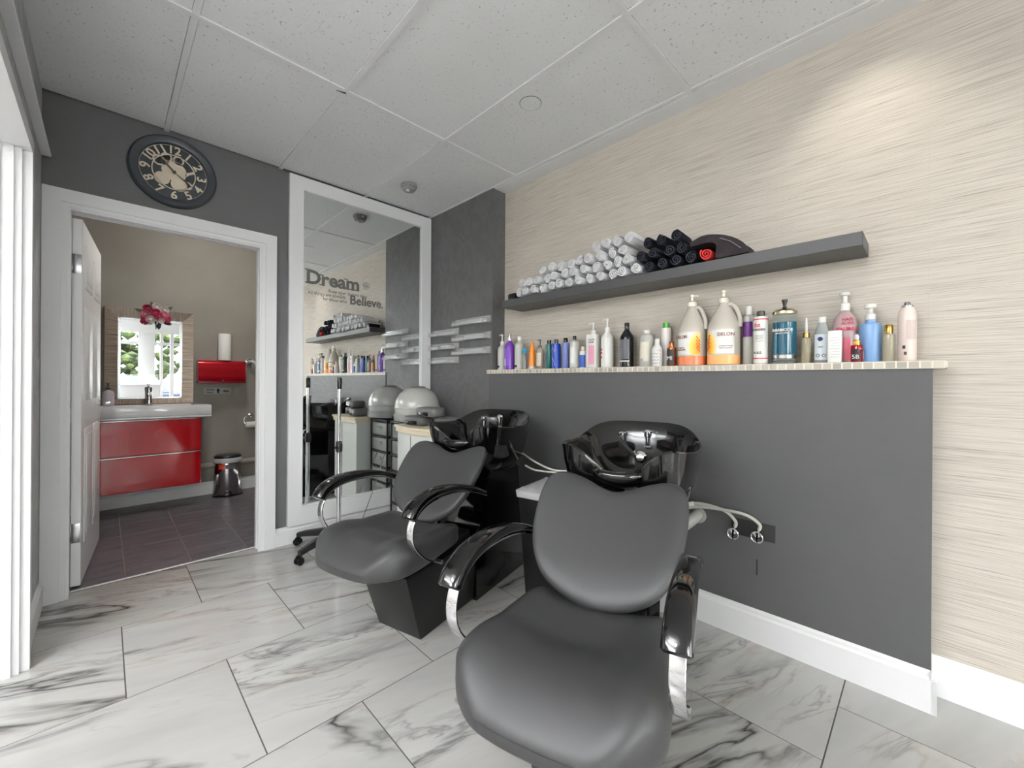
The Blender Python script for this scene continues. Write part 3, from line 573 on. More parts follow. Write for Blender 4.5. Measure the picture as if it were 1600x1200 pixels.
t = thing('spray_can', 'pale pink spray can with metal nozzle at the open end of the ledge', 'spray can', (2.11, .055, LZ)); MB().lathe([(.024, 0), (.0262, .004), (.0262, .168), (.024, .185), (.018, .197), (.016, .20)], seg=24).obj('body', pl('blush_can', C(222, 206, 198), .35), t)
MB().lathe([(.0165, 0), (.0165, .006), (.010, .009), (.0085, .018), (.006, .02), (.001, .02)], (0, 0, .199), 16).obj('nozzle', STEEL, t); lab_wrap(.0263, .08, .15, FACE-.1, FACE+1.1, mat('mauve_panel', C(200, 182, 176), .5), t)
for y_, z_ in ((.008, .045), (.004, .022)): MB().box(-.0268, -.0255, y_-.004, y_+.004, z_, z_+.012).obj('code_mark', INK, t, smooth=False)
# ============================================================ floating shelf and towels
t = thing('floating_shelf', 'long dark grey floating shelf carrying rolled towels', 'shelf', (1.985, .171, 1.660))
MB().box(0, .21, 0, 1.94, 0, .052, .002, 1).obj('board', SHELFM, t)
SZ = 1.712
def roll_mesh(name, m, r, ln, seed, turns=3.2):
    rd = random.Random(seed); N = 44; inner, outer = [], []
    sq = rd.uniform(.84, .98); ph = rd.uniform(0, 6.28)
    for k in range(N+1):
        f = k/N; a = ph+f*turns*2*PI; ro = r*(.16+.84*f); th = r*.84/turns*.60
        wob = 1+.05*math.sin(a*3+seed)
        outer.append((math.cos(a)*ro*wob, math.sin(a)*ro*wob*sq)); inner.append((math.cos(a)*max(ro-th, .0015), math.sin(a)*max(ro-th, .0015)*sq))
    rings = []
    for x, sc in ((-ln/2, .95), (-ln/2+.006, 1.), (0, 1.02), (ln/2-.006, 1.), (ln/2, .95)):
        rings.append([(x, p[0]*sc, p[1]*sc) for p in outer]+[(x, p[0]*sc, p[1]*sc) for p in reversed(inner)])
    return MB().loft(rings).mesh(name, m, ang=60)
wm = [roll_mesh('rolled_towel', TW, .0325, .19, k, 2.6+.3*(k % 3)) for k in range(6)]
random.seed(11)
ORD = 'first second third fourth fifth sixth seventh eighth ninth tenth eleventh twelfth thirteenth'.split()
rowsW = [(1.955, 13, .072, .036), (1.919, 12, .072, .094), (1.739, 9, .072, .152), (1.343, 4, .072, .209)]
for y0, n, pitch, z in rowsW:
    for k in range(n):
        yy = y0-pitch*k
        zz = z+.001*math.sin(k*1.7)
        o = link('rolled_towel', random.choice(wm), None, (2.083+random.uniform(-.012, .012), yy+random.uniform(-.004, .004), SZ+zz), (random.uniform(-3, 3), 0, random.uniform(-.06, .06)))
        o.scale = (1, 1.04, .94); rw = {.036: 'bottom', .094: 'second', .152: 'third', .209: 'top'}[z]; tag(o, 'white rolled towel, %s from the column end in the %s row' % (ORD[k], rw), 'towel', 'white rolled towels on the shelf')
dm = [roll_mesh('rolled_towel', TD, .0325, .19, 20+k, 2.2+.3*(k % 2)) for k in range(4)]
for y0, n, pitch, z in ((1.02, 4, .072, .036), (1.056, 4, .072, .094), (1.02, 3, .074, .154)):
    for k in range(n):
        o = link('rolled_towel', random.choice(dm), None, (2.083+random.uniform(-.012, .012), y0-pitch*k, SZ+z), (random.uniform(-3, 3), 0, random.uniform(-.08, .08)))
        o.scale = (1, .99, .95); tag(o, 'dark charcoal rolled towel, %s from the white pile in the %s row' % (ORD[k], {.036: 'bottom', .094: 'middle', .154: 'top'}[z]), 'towel', 'dark rolled towels on the shelf')
o = link('rolled_towel', roll_mesh('rolled_towel', TR, .033, .19, 33, 2.4), None, (2.078, .728, SZ+.035), (.6, 0, 0)); tag(o, 'bright red rolled towel under the draped dark one', 'towel')
t = thing('draped_towel', 'dark brown towel loosely folded over the red roll at the right of the pile', 'towel', (2.085, .70, SZ))
a = MB(); sec = [(.10, .102), (.05, .120), (.0, .116), (-.05, .100), (-.095, .074), (-.13, .040), (-.142, .010), (-.135, .003), (-.08, .003), (-.016, .003), (-.012, .03), (-.010, .070), (.03, .084), (.10, .080)]
sec = [(v.x, v.y) for v in spline([(p[0], p[1], 0) for p in sec], 4)]
a.loft([[(x, p[0]*(1+.06*math.sin(x*40)), max(.004, p[1]+.004*math.sin(x*55))) for p in sec] for x in (-.095, -.06, -.02, .02, .06, .095)]).obj('folded_cloth', TD2, t, ang=70)
MB().tube([(-.0965, -.03, .095), (-.0965, -.075, .070), (-.0965, -.118, .030)], .0016, 6).obj('pale_hem', mat('pale_hem', C(140, 136, 140), .9), t)
t = thing('storage_box', 'small black box at the column end of the floating shelf', 'box', (2.03, 2.035, SZ)); MB().box(-.03, .10, -.035, .035, 0, .038, .006).obj('box', BPLAST, t); MB().box(-.027, .097, -.032, .032, .038, .044, .003).obj('lid', BLK, t)
# ============================================================ acrylic racks on the column
def rack(label, y0, y1, z):
    t = thing('acrylic_rack', label, 'rack', (XH+.008, y0, z), 0, 'clear acrylic wall racks'); L = y1-y0
    MB().box(-.045, -.001, 0, L, 0, .004).obj('shelf_plate', CLEAR, t, smooth=False); MB().box(-.0035, -.0005, 0, L, .004, .055).obj('back_plate', CLEAR, t, smooth=False)
    MB().box(-.045, -.042, 0, L, .004, .024).obj('front_lip', CLEAR, t, smooth=False)
    for y in (0, L-.003): MB().box(-.042, -.0035, y, y+.003, .004, .045).obj('end_plate', CLEAR, t, smooth=False)
    return t
for n, (z, w) in enumerate(((1.592, 'top'), (1.470, 'middle'), (1.357, 'bottom'))):
    t = rack(w+' clear acrylic rack nearer the beige wall on the dark column', 2.318, 2.758, z)
for n, (z, w) in enumerate(((1.528, 'top'), (1.410, 'middle'), (1.294, 'bottom'))):
    t = rack(w+' clear acrylic rack next to the large mirror on the dark column', 2.712, 3.10, z)
PKT = mat('clear_packet', C(214, 216, 216), .2, trans=.4)
for k, (y, z, l, h) in enumerate(((2.40, 1.592, .20, .03), (2.56, 1.592, .10, .026), (2.38, 1.470, .22, .036), (2.37, 1.357, .24, .036), (2.80, 1.410, .12, .03), (2.98, 1.528, .10, .02), (2.86, 1.294, .18, .022), (3.0, 1.41, .07, .024))):
    o = MB().box(-.014, .014, -l/2, l/2, 0, h, .004).obj('sample_packet', PKT, None, (XH-.017, y+l/2-.0, z+.0045)); tag(o, ('longer clear packet in the top rack nearer the beige wall', 'shorter clear packet in the top rack nearer the beige wall', 'clear packet in the middle rack nearer the beige wall', 'clear packet in the bottom rack nearer the beige wall', 'longer clear packet in the middle rack by the mirror', 'clear packet in the top rack by the mirror', 'clear packet in the bottom rack by the mirror', 'short clear packet in the middle rack by the mirror')[k], 'packet', 'packets in the acrylic racks')
# ============================================================ large framed mirror with lettering
t = thing('framed_mirror', 'tall mirror in a wide white frame on the dark wall', 'mirror', (.905, YA-.001, .122)); Wm, Hm = 1.155, 2.462
a = MB(); fw = .088
for q in ([(0, 0), (Wm, 0), (Wm-fw, fw+.04), (fw, fw+.04)], [(Wm, 0), (Wm, Hm), (Wm-fw, Hm-fw), (Wm-fw, fw+.04)], [(Wm, Hm), (0, Hm), (fw, Hm-fw), (Wm-fw, Hm-fw)], [(0, Hm), (0, 0), (fw, fw+.04), (fw, Hm-fw)]):
    MB().poly([(x, -.028, z) for x, z in q], (0, .028, 0)).obj('frame_rail', TRIM, t, smooth=False)
for x0, x1, z0, z1 in ((fw-.006, fw+.006, fw+.034, Hm-fw+.006), (Wm-fw-.006, Wm-fw+.006, fw+.034, Hm-fw+.006), (fw, Wm-fw, Hm-fw-.006, Hm-fw+.006), (fw, Wm-fw, fw+.034, fw+.046)):
    a.box(x0, x1, -.031, -.012, z0, z1, .002, 1)
a.obj('inner_bead', TRIM, t); MB().box(fw-.004, Wm-fw+.004, -.010, -.004, fw+.03, Hm-fw+.004).obj('glass', MIRROR, t, smooth=False)
LET = mat('grey_vinyl_lettering', C(96, 95, 92), .5); ym = -.0105
text('lettering', 'Dream', .138, LET, t, (.113, ym, 1.722), ONA, .0004, .0042, 'LEFT', 1.02)
for x, w, z in ((.128, .04, 1.722), (.128, .04, 1.8155), (.222, .036, 1.722), (.222, .03, 1.7925), (.403, .032, 1.722), (.437, .03, 1.722), (.472, .032, 1.722), (.403, .028, 1.7925)):
    MB().box(x-w/2, x+w/2, ym-.0005, ym+.0004, z-.001, z+.007).obj('serif', LET, t, smooth=False)
text('lettering', 'Keep your dreams alive.', .036, LET, t, (.272, ym, 1.676), ONA, .0003, .0, 'LEFT', .86)
text('lettering', 'All things are possible', .036, LET, t, (.128, ym, 1.645), ONA, .0003, .0, 'LEFT', .86)
text('lettering', 'for those who', .036, LET, t, (.232, ym, 1.613), ONA, .0003, .0, 'LEFT', .86)
text('lettering', 'Believe.', .098, LET, t, (.432, ym, 1.612), ONA, .0004, .0028, 'LEFT', .92)
a = MB()
for k in range(6):
    c = (.565+.017*math.cos(k*1.05), ym, 1.772+.017*math.sin(k*1.05)); a.tube([(c[0]+.012*math.cos(u*PI/4), ym, c[2]+.012*math.sin(u*PI/4)) for u in range(8)], .0016, 5)
a.obj('rose_emblem', LET, t)
# ============================================================ wall clock
t = thing('wall_clock', 'round wall clock with open cream gears and black rim above the doorway', 'clock', (.285, YA, 2.365)); R0 = .205
IV = mat('ivory_paint', C(214, 202, 180), .6); IV2 = mat('ivory_plate', C(206, 194, 174), .55)
MB().lathe([(.155, -.012), (.160, -.030), (.172, -.034), (.195, -.036), (.204, -.028), (.206, -.004), (.204, 0), (.15, 0)], (0, 0, 0), 56, axis='y').obj('rim', mat('slate_black_rim', C(58, 62, 68), .35), t)
MB().lathe([(.16, -.006), (.16, -.001), (.001, -.001)], (0, 0, 0), 48, axis='y').obj('backing', mat('dial_grey', C(104, 103, 96), .5), t)
def ringo(nm, r, w, y, m, cx=0, cz=0, par=None):
    MB().lathe([(r-w, y), (r-w, y-.004), (r, y-.004), (r, y), (r-w, y)], (cx, 0, cz), 40, axis='y').obj(nm, m, par or t)
ringo('minute_ring', .160, .006, -.010, IV); ringo('inner_ring', .102, .005, -.010, IV)
for k in range(1, 13):
    a_ = PI/2-k*PI/6; rr_ = .131; rot = a_-PI/2
    if k in (4, 5, 6, 7, 8): rot += PI
    s_ = .064; cx, cz = rr_*math.cos(a_), rr_*math.sin(a_); dx, dz = -math.sin(rot)*(-s_*.36), math.cos(rot)*(-s_*.36)
    text('numeral', str(k), s_, IV, t, (cx+dx, -.014, cz+dz), (PI/2, -rot, 0), .002, .0012)
MB().lathe([(.058, -.008), (.058, -.013), (.001, -.013)], (0, 0, .008), 36, axis='y').obj('gear_plate', IV2, t)
for cx, cz, r_ in ((-.068, .05, .030), (-.035, .078, .026), (.02, .076, .026), (-.055, -.05, .036), (.022, -.066, .038), (.062, -.058, .024)):
    if r_ > .03 and cz < 0: MB().lathe([(r_, -.009), (r_, -.014), (.001, -.014)], (cx, 0, cz), 26, axis='y').obj('gear_disc', IV2, t)
    else:
        g = MB(); g.lathe([(r_-.008, -.008), (r_-.008, -.013), (r_, -.013), (r_, -.008), (r_-.008, -.008)], (cx, 0, cz), 26, axis='y')
        for q in range(3): g.box(cx-.003, cx+.003, -.012, -.008, cz-r_+.002, cz+r_-.002)
        g.obj('gear_wheel', IV2, t)
MB().poly([(.050, -.010, .012), (.094, -.010, .038), (.098, -.010, .024), (.07, -.010, .008), (.052, -.010, -.012)], (0, -.003, 0)).obj('bracket_plate', IV2, t, smooth=False)
HND = mat('clock_hand', C(78, 72, 64), .4)
MB().poly([(-.002, -.018, -.003), (-.040, -.018, .033), (-.052, -.018, .056), (-.034, -.018, .042), (.003, -.018, .004)], (0, -.002, 0)).obj('hour_hand', HND, t, smooth=False)
MB().poly([(-.003, -.020, .002), (.055, -.020, -.036), (.072, -.020, -.053), (.100, -.020, -.072), (.068, -.020, -.058), (.05, -.020, -.042), (.002, -.020, -.004)], (0, -.002, 0)).obj('minute_hand', HND, t, smooth=False)
MB().lathe([(.009, -.014), (.009, -.024), (.001, -.025)], (0, 0, 0), 16, axis='y').obj('hub', HND, t)
# ============================================================ ceiling things
t = thing('smoke_detector', 'round grey smoke detector on the ceiling by the mirror', 'smoke detector', (1.60, 2.72, HC-.0025))
MB().lathe([(.058, 0), (.058, -.012), (.052, -.016), (.052, -.020), (.001, -.020)], (0, 0, 0), 28).obj('base', mat('detector_grey', C(150, 150, 148), .5), t)
MB().lathe([(.050, -.020), (.050, -.030), (.040, -.042), (.001, -.044)], (0, 0, 0), 28).obj('cover', MATS['detector_grey'], t); MB().lathe([(.014, 0), (.012, -.008), (.001, -.009)], (-.015, -.01, -.043), 14).obj('button', WPLAS, t)
for k in range(10): MB().box(-.003, .003, -.002, .002, -.0185, -.0165).obj('slot', BPLAST, t, (.0525*math.cos(k*.628), .0525*math.sin(k*.628), 0), smooth=False)
t = thing('ceiling_plug', 'round cut-out plug set into a ceiling tile', 'ceiling plug', (1.576, 1.469, HC+.003))
MB().lathe([(.055, -.001), (.055, -.003), (.001, -.003)], (0, 0, 0), 40).obj('disc', CEIL, t); MB().lathe([(.0555, -.0005), (.058, -.0015), (.0555, -.0025)], (0, 0, 0), 40).obj('gap_ring', mat('plug_gap', C(96, 96, 96), .9), t)
# ============================================================ dryer stand, cabinet, drawers, hood dryer
t = thing('rolling_stand', 'chrome pole stand on a black star base with casters before the mirror', 'stand', (1.14, 2.83, 0))
for k in range(5):
    a_ = math.radians(56+72*k); c, s = math.cos(a_), math.sin(a_)
    lg_ = MB(); lg_.loft([[(c*r-s*w*u, s*r+c*w*u, z+v*h) for u, v in ((-1, -1), (1, -1), (1, .6), (.6, 1), (-.6, 1), (-1, .6))] for r, z, w, h in ((.03, .115, .026, .024), (.12, .108, .024, .022), (.24, .090, .019, .018), (.30, .075, .016, .015))]).obj('leg', BPLAST, t, ang=40)
    cs = MB(); cs.lathe([(.008, .055), (.008, .075)], (c*.29, s*.29, 0), 10)
    cx, cy = c*.30, s*.30
    for off in (-.012, .012):
        ring = []
        for w_ in (-.007, .007):
            ring.append([(cx-s*(off+w_)+c*.024*math.cos(q*PI/8), cy+c*(off+w_)+s*.024*math.cos(q*PI/8), .027+.024*math.sin(q*PI/8)) for q in range(16)])
        cs.loft(ring)
    cs.tube([(cx-s*-.02, cy+c*-.02, .05), (cx, cy, .058), (cx-s*.02, cy+c*.02, .05)], .009, 8).obj('caster', BLK, t)
MB().lathe([(.035, .10), (.035, .135), (.022, .15), (.016, .17)], (0, 0, 0), 20).obj('hub', BPLAST, t)
MB().lathe([(.0145, .15), (.0145, .70), (.001, .70)], (0, 0, 0), 16).obj('outer_pole', CHROME, t); MB().lathe([(.011, .69), (.011, 1.10)], (0, 0, 0), 16).obj('inner_pole', CHROME, t)
MB().lathe([(.016, .655), (.021, .66), (.023, .70), (.020, .725), (.013, .73)], (0, 0, 0), 18).tube([(0, 0, .69), (-.03, -.02, .69)], .009, 8).obj('height_clamp', BPLAST, t); MB().lathe([(.0155, 1.085), (.0165, 1.09), (.0165, 1.155), (.013, 1.165), (.001, 1.165)], (0, 0, 0), 16).obj('pole_cap', BLK, t)
t = thing('bow_front_cabinet', 'white cabinet with cream curved top in front of the dark column', 'cabinet', (1.79, 2.545, 0))
def bow(x0, bulge, x1, hw, n=10): return [(x0-bulge*(1-(u/hw)**2), u) for u in [(-hw+2*hw*k/n) for k in range(n+1)]]+[(x1, hw), (x1, -hw)]
def bowbox(x0, bulge, x1, hw, z0, z1): return MB().loft([[(x, y, z) for x, y in bow(x0, bulge, x1, hw)] for z in (z0, z1)])
bowbox(-.235, .03, .225, .235, .06, .775).obj('body', CABW, t); bowbox(-.22, .03, .22, .225, 0, .06).obj('plinth', CABW, t)
bowbox(-.248, .035, .235, .243, .775, .803).obj('cream_band', CREAM, t); bowbox(-.258, .038, .24, .248, .806, .822).obj('top', CREAM, t)
MB().box(-.238, -.234, .0, .006, .10, .76).obj('door_gap', mat('gap_grey', C(120, 120, 116), .8), t, (-.029, 0, 0), smooth=False)
t = thing('drawer_tower', 'black framed tower of clear plastic drawers in the corner by the mirror', 'drawer tower', (1.86, 2.955, 0))
for x in (-.19, .18):
    for y in (-.145, .135): MB().box(x, x+.012, y, y+.012, .0, .81).obj('post', BPLAST, t, smooth=False)
MB().box(-.195, .195, -.15, .15, .80, .815, .003).obj('top', BPLAST, t)
DRW = mat('smoky_drawer', C(206, 210, 206), .25, trans=.55)
for k in range(6):
    z = .02+.13*k; MB().box(-.19, .19, -.145, .147, z-.008, z+.004, .002).obj('runner', BPLAST, t)
    d = MB().box(-.185, .17, -.13, .132, z+.008, z+.115, .006).obj('drawer', DRW, t); MB().box(-.196, -.184, -.05, .05, z+.065, z+.085, .003).obj('handle', DRW, d)
    MB().box(-.10, .14, -.11, .11, z+.012, z+.06, .01).obj('contents', mat('drawer_contents_%d' % k, C(150+12*(k % 3), 150-6*(k % 2), 140), .8), d)
t = thing('hood_dryer', 'grey dome hair dryer hood resting on the drawer tower', 'hood dryer', (1.80, 2.905, .815))
MB().lathe([(.062, .2765), (.10, .262), (.145, .225), (.172, .175), (.181, .12), (.178, .07), (.165, .03), (.155, .025), (.152, .06), (.15, .14), (.10, .21), (.001, .24)], (0, 0, 0), 36).obj('shell', HOODM, t)
MB().lathe([(.064, .274), (.058, .284), (.02, .288), (.001, .288)], (0, 0, 0), 30).obj('vent_cap', mat('vent_grey', C(92, 90, 86), .5), t)
MB().lathe([(.182, .108), (.185, .112), (.185, .118), (.182, .122)], (0, 0, 0), 36).obj('seam_ring', HOODM, t)
MB().loft([[(.186*math.cos(a_), .186*math.sin(a_), z) for a_ in [PI*.62+PI*.76*k/16 for k in range(17)]] for z in (.014, .07)]+[[(.181*math.cos(a_), .181*math.sin(a_), z) for a_ in [PI*.62+PI*.76*k/16 for k in range(17)]] for z in (.07, .014)], close=False, caps=False).obj('visor', mat('clear_visor', C(225, 228, 226), .06, trans=.7, ior=1.2), t)
for s in (-1, 1): MB().lathe([(.022, 0), (.022, .01), (.012, .016), (.001, .016)], (0, 0, 0), 18, axis='y').obj('pivot_knob', WPLAS, t, (0, .182 if s > 0 else -.182-.014, .11))
MB().box(-.05, .05, -.05, .05, 0, .024, .004).obj('foot', BPLAST, t)
for k, (x, y, z, rz, lb) in enumerate(((1.64, 2.63, .8225, .2, 'grey block shaped nail lamp lying on the cabinet, lower left'), (1.72, 2.40, .8225, -.2, 'grey block shaped nail lamp lying on the cabinet, lower right'), (1.665, 2.51, .8905, .1, 'grey block shaped nail lamp on top of the other two'))):
    t = thing('nail_lamp', lb, 'nail lamp', (x, y, z), rz); t.scale = (1.12, 1.12, 1.0); o = outline([(.065, 0), (.062, .05), (.045, .085), (0, .095), (-.045, .088), (-.06, .05), (-.062, 0)], 4)
    MB().pillow(o, .0335, .0335, 6., 6, lambda a, b, c: (a, b, c+.0335)).obj('housing', mat('grey_housing_%d' % k, C(92+6*k, 92+6*k, 92+6*k), .4), t, ang=60); MB().box(-.066, -.05, -.045, .045, .008, .036, .006).obj('hand_slot', BLK, t)
MB().tube(spline([(1.60, 3.07, .55), (1.50, 3.05, .30), (1.38, 3.0, .08), (1.28, 2.9, .008), (1.1, 2.6, .006)], 8), .003, 6).obj('power_cord', mat('grey_cord', C(110, 110, 108), .5)); tag(bpy.data.objects['power_cord'], 'thin grey power cord hanging beside the drawer tower', 'cord')
# ============================================================ bin between the chairs
t = thing('waste_bin', 'black waste bin with white liner between the two shampoo chairs', 'bin', (1.73, 1.44, 0), math.radians(12))
MB().hexa([(-.12, -.09, 0), (.12, -.09, 0), (.12, .09, 0), (-.12, .09, 0), (-.155, -.12, .56), (.155, -.12, .56), (.155, .12, .56), (-.155, .12, .56)], .012).obj('bucket', SATINB, t)
LIN = mat('thin_white_liner', C(214, 212, 214), .35, trans=.15)
MB().hexa([(-.158, -.123, .535), (.158, -.123, .535), (.158, .123, .535), (-.158, .123, .535), (-.164, -.128, .575), (.164, -.128, .575), (.164, .128, .575), (-.164, .128, .575)], .006).obj('liner_cuff', LIN, t)
random.seed(8)
g = MB(); NX = 10
vs = [[g.b.verts.new((-.16+.32*i/NX, -.124+.248*j/NX, .576+(.0 if i in (0, NX) or j in (0, NX) else random.uniform(0, .022)))) for j in range(NX+1)] for i in range(NX+1)]
for i in range(NX):
    for j in range(NX): g.b.faces.new((vs[i][j], vs[i+1][j], vs[i+1][j+1], vs[i][j+1]))
g.obj('liner_bag', LIN, t, ang=70); MB().box(.05, .085, -.131, -.1275, .535, .562, .004).obj('sticker', mat('rust_orange', C(196, 118, 60), .5), t)
# ============================================================ plumbing at the half wall
def plumb(label, loc):
    return thing('wall_plumbing', label, 'plumbing', loc, 0)
t = plumb('grey drain pipe, braided hoses and two shut-off valves on the half wall', (XH, .60, .5))
MB().tube(spline([(.03, .185, .005), (-.03, .185, .005), (-.075, .20, -.02), (-.14, .27, -.085), (-.22, .34, -.14)], 6), .026, 12).obj('drain_pipe', GREYPIPE, t)
MB().lathe([(.030, 0), (.040, -.004), (.040, -.012), (.030, -.016)], (0, .185, .005), 20, axis='x').obj('pipe_collar', GREYPIPE, t)
MB().box(-.0025, 0, -.14, .035, -.045, .03, .001).obj('cut_out', mat('cut_out_dark', C(48, 48, 48), .9), t)
for k, (y, z) in enumerate(((.01, -.015), (-.085, -.005))):
    v = MB().tube([(0.03, y, z), (-.045, y, z)], .0075, 10).lathe([(.014, 0), (.014, -.03)], (-.03, y, z), 12, axis='x').obj('valve', CHROME, t)
    h = MB()
    h.lathe([(.022, -.050), (.025, -.053), (.022, -.056), (.019, -.053), (.022, -.050)], (-.012, y, z-.012), 20, axis='x')
    for q in range(3): h.box(-.067, -.063, y-.002, y+.002, z-.034, z+.010)
    h.obj('handwheel', CHROME, v)
    MB().tube(spline([(-.032, y, z+.012), (-.034, y, z+.04), (-.04, y+.05+.02*k, z+.078-.008*k), (-.05, .17, .072-.016*k), (-.07, .26, .04-.018*k), (-.12, .36, .01), (-.20, .42, .0)], 7), .0075, 8).obj('hose', HOSE, t)
    MB().tube([(-.055, .185+.02*k, .069-.018*k), (-.062, .225+.02*k, .055-.018*k)], .0105, 8).obj('coupling', WPLAS, t)
t = plumb('two pale supply hoses running from the far bowl to the wall behind the bin', (XH, 1.62, .60))
for k in range(2):
    MB().tube(spline([(-.20, .17-.03*k, .10-.075*k), (-.17, .08, .05-.05*k), (-.12, -.02, .01-.015*k), (-.06, -.14, .012-.014*k), (-.03, -.24, .018-.012*k), (.01, -.30, .018-.012*k)], 7), .0065, 8).obj('hose', HOSE, t)
    MB().tube([(-.085, -.095-.02*k, .010-.014*k), (-.055, -.155-.02*k, .013-.014*k)], .0105, 8).obj('coupling', WPLAS, t)
MB().box(-.001, 0, -.0035, .0035, -.035, .035).obj('paint_scuff', mat('scuff_black', C(44, 44, 44), .8), bpy.data.objects['wall_half'], (XH, .530, .33), smooth=False)
# ============================================================ washroom things
t = thing('vanity_cabinet', 'wall hung glossy red vanity cabinet with two drawers', 'cabinet', (-.03, YW, .20))
MB().box(0, .655, -.385, 0, 0, .60, .002, 1).obj('carcass', mat('red_carcass', C(150, 14, 24), .3), t)
for k, z in enumerate((.004, .305)):
    d = MB().box(.002, .653, -.403, -.386, z, z+.288, .003, 1).obj('drawer_front', REDG, t); MB().box(.002, .653, -.406, -.388, z+.288, z+.294, .001, 1).obj('grip_strip', CHROME, d)
t = thing('wash_basin', 'long white ceramic basin slab on the red vanity', 'basin', (-.20, YW, .805)); bw, bd = .90, .42
g = MB(); g.box(0, bw, -bd, 0, 0, .018, .004); g.box(0, bw, -.11, 0, .018, .108, .008); g.box(0, bw, -bd, -bd+.03, .018, .108, .008); g.box(0, .12, -bd+.02, -.10, .018, .108, .008); g.box(bw-.12, bw, -bd+.02, -.10, .018, .108, .008)
g.obj('basin_body', mat('white_ceramic', C(232, 232, 234), .1, coat=.5), t); MB().lathe([(.022, 0), (.022, .004), (.001, .005)], (.47, -.22, .018), 18).obj('drain', CHROME, t)
t = thing('basin_tap', 'chrome single lever tap behind the basin', 'tap', (.285, YW-.085, .913))
MB().lathe([(.030, 0), (.030, .006), (.022, .012), (.020, .10), (.022, .125), (.024, .15), (.018, .158), (.001, .16)], (0, 0, 0), 22).obj('body', CHROME, t); MB().tube([(0, -.01, .105), (0, -.07, .108), (0, -.125, .098)], .012, 12).obj('spout', CHROME, t); MB().tube([(0, .0, .155), (.0, .03, .168), (0, -.03, .18)], .007, 8).obj('lever', CHROME, t)
t = thing('soap_dispenser', 'frosted white soap dispenser with dark pump on the basin edge', 'soap dispenser', (.02, YW-.08, .913))
MB().lathe([(.036, 0), (.040, .005), (.040, .10), (.034, .12), (.014, .13), (.013, .138)], (0, 0, 0), 22).obj('bottle', mat('lilac_frosted', C(212, 204, 212), .3, trans=.3), t); MB().lathe([(.015, 0), (.015, .018), (.006, .022), (.006, .045), (.012, .048), (.012, .056), (.001, .057)], (0, 0, .137), 14).tube([(0, 0, .188), (0, -.04, .186)], .005, 8).obj('pump', pl('dark_pump', C(48, 44, 50)), t)
# mirror with ribbed bronze frame
t = thing('vanity_mirror', 'rectangular mirror in a ribbed pewter frame above the basin', 'mirror', (-.005, YW-.001, .918)); w_, h_, f_ = .615, .86, .086
RIB = mat('ribbed_pewter', C(150, 134, 120), .32, .6); _t2 = NT(RIB); _v = _t2.coords((3, 3, 160)); _n2 = _t2.noise(_v, 1.6, 3, .6); _t2.col(_t2.ramp(_n2, [(.3, C(96, 84, 76)), (.55, C(156, 140, 126)), (.75, C(190, 176, 162))]))
RIBH = mat('ribbed_pewter_h', C(150, 134, 120), .32, .6); _t3 = NT(RIBH); _v = _t3.coords((160, 3, 3)); _n2 = _t3.noise(_v, 1.6, 3, .6); _t3.col(_t3.ramp(_n2, [(.3, C(88, 78, 72)), (.55, C(142, 128, 116)), (.75, C(176, 164, 152))]))
for q, m_ in (([(0, 0), (w_, 0), (w_-f_, f_*.55), (f_, f_*.55)], RIBH), ([(w_, 0), (w_, h_), (w_-f_, h_-f_), (w_-f_, f_*.55)], RIB), ([(w_, h_), (0, h_), (f_, h_-f_), (w_-f_, h_-f_)], RIBH), ([(0, h_), (0, 0), (f_, f_*.55), (f_, h_-f_)], RIB)):
    MB().loft([[(x, 0, z) for x, z in q], [(q[0][0], -.038, q[0][1]), (q[1][0], -.038, q[1][1]), (q[2][0], -.016, q[2][1]), (q[3][0], -.016, q[3][1])]]).obj('frame_rail', m_, t, smooth=False)
MB().box(f_-.01, w_-f_+.01, -.014, -.004, f_*.55-.01, h_-f_+.01).obj('glass', MIRROR, t, smooth=False)
g = MB()
for x0, x1, z0, z1 in ((f_-.002, f_+.016, f_*.55, h_-f_), (w_-f_-.016, w_-f_+.002, f_*.55, h_-f_), (f_, w_-f_, h_-f_-.016, h_-f_+.002), (f_, w_-f_, f_*.55-.002, f_*.55+.016)): g.box(x0, x1, -.019, -.013, z0, z1, .004, 1)
g.obj('bevel_edge', mat('bevel_silver', C(236, 238, 240), .12, .9), t)
# bouquet on the frame
t = thing('flower_bouquet', 'pink and white artificial rose bunch on top of the vanity mirror', 'flowers', (.325, YW-.05, 1.70))
PK = [mat('rose_pink', C(176, 40, 78), .7), mat('rose_white', C(216, 204, 200), .7), mat('rose_light', C(206, 120, 140), .7)]
def rose(m): 
    g = MB()
    for L_ in range(3):
        n_ = 5; r_ = .014+.011*L_
        for k in range(n_):
            a_ = 2*PI*k/n_+L_*.6; g.loft([[(math.cos(a_+u)*r_*sc, math.sin(a_+u)*r_*sc, z) for u in (-.55, -.2, .2, .55)] for sc, z in ((.55, 0), (1., .012), (1.12-.05*L_, .028-.005*L_))]+[[(math.cos(a_+u)*r_*.9, math.sin(a_+u)*r_*.9, .026-.005*L_) for u in (-.5, -.2, .2, .5)]], close=False, caps=False)
    g.lathe([(.012, 0), (.012, .022), (.001, .026)], (0, 0, 0), 10); return g.mesh('rose', m, ang=60)
RM = [rose(m) for m in PK]
for k, (x, z, q, y) in enumerate(((-.05, .085, 0, -.02), (.01, .11, 1, -.01), (.06, .085, 1, -.015), (-.065, .03, 2, -.02), (.0, .05, 0, -.035), (.055, .035, 2, -.03), (.075, .0, 0, -.02), (-.03, -.015, 1, -.03), (.03, -.01, 1, -.03), (-.06, -.02, 0, -.015), (.02, .02, 0, -.04))):
    link('rose', RM[q], t, (x, y, z), (PI/2+.3*(z-.05)*8, 0, x*6))
LEAF = mat('dark_leaf', C(44, 66, 46), .5)
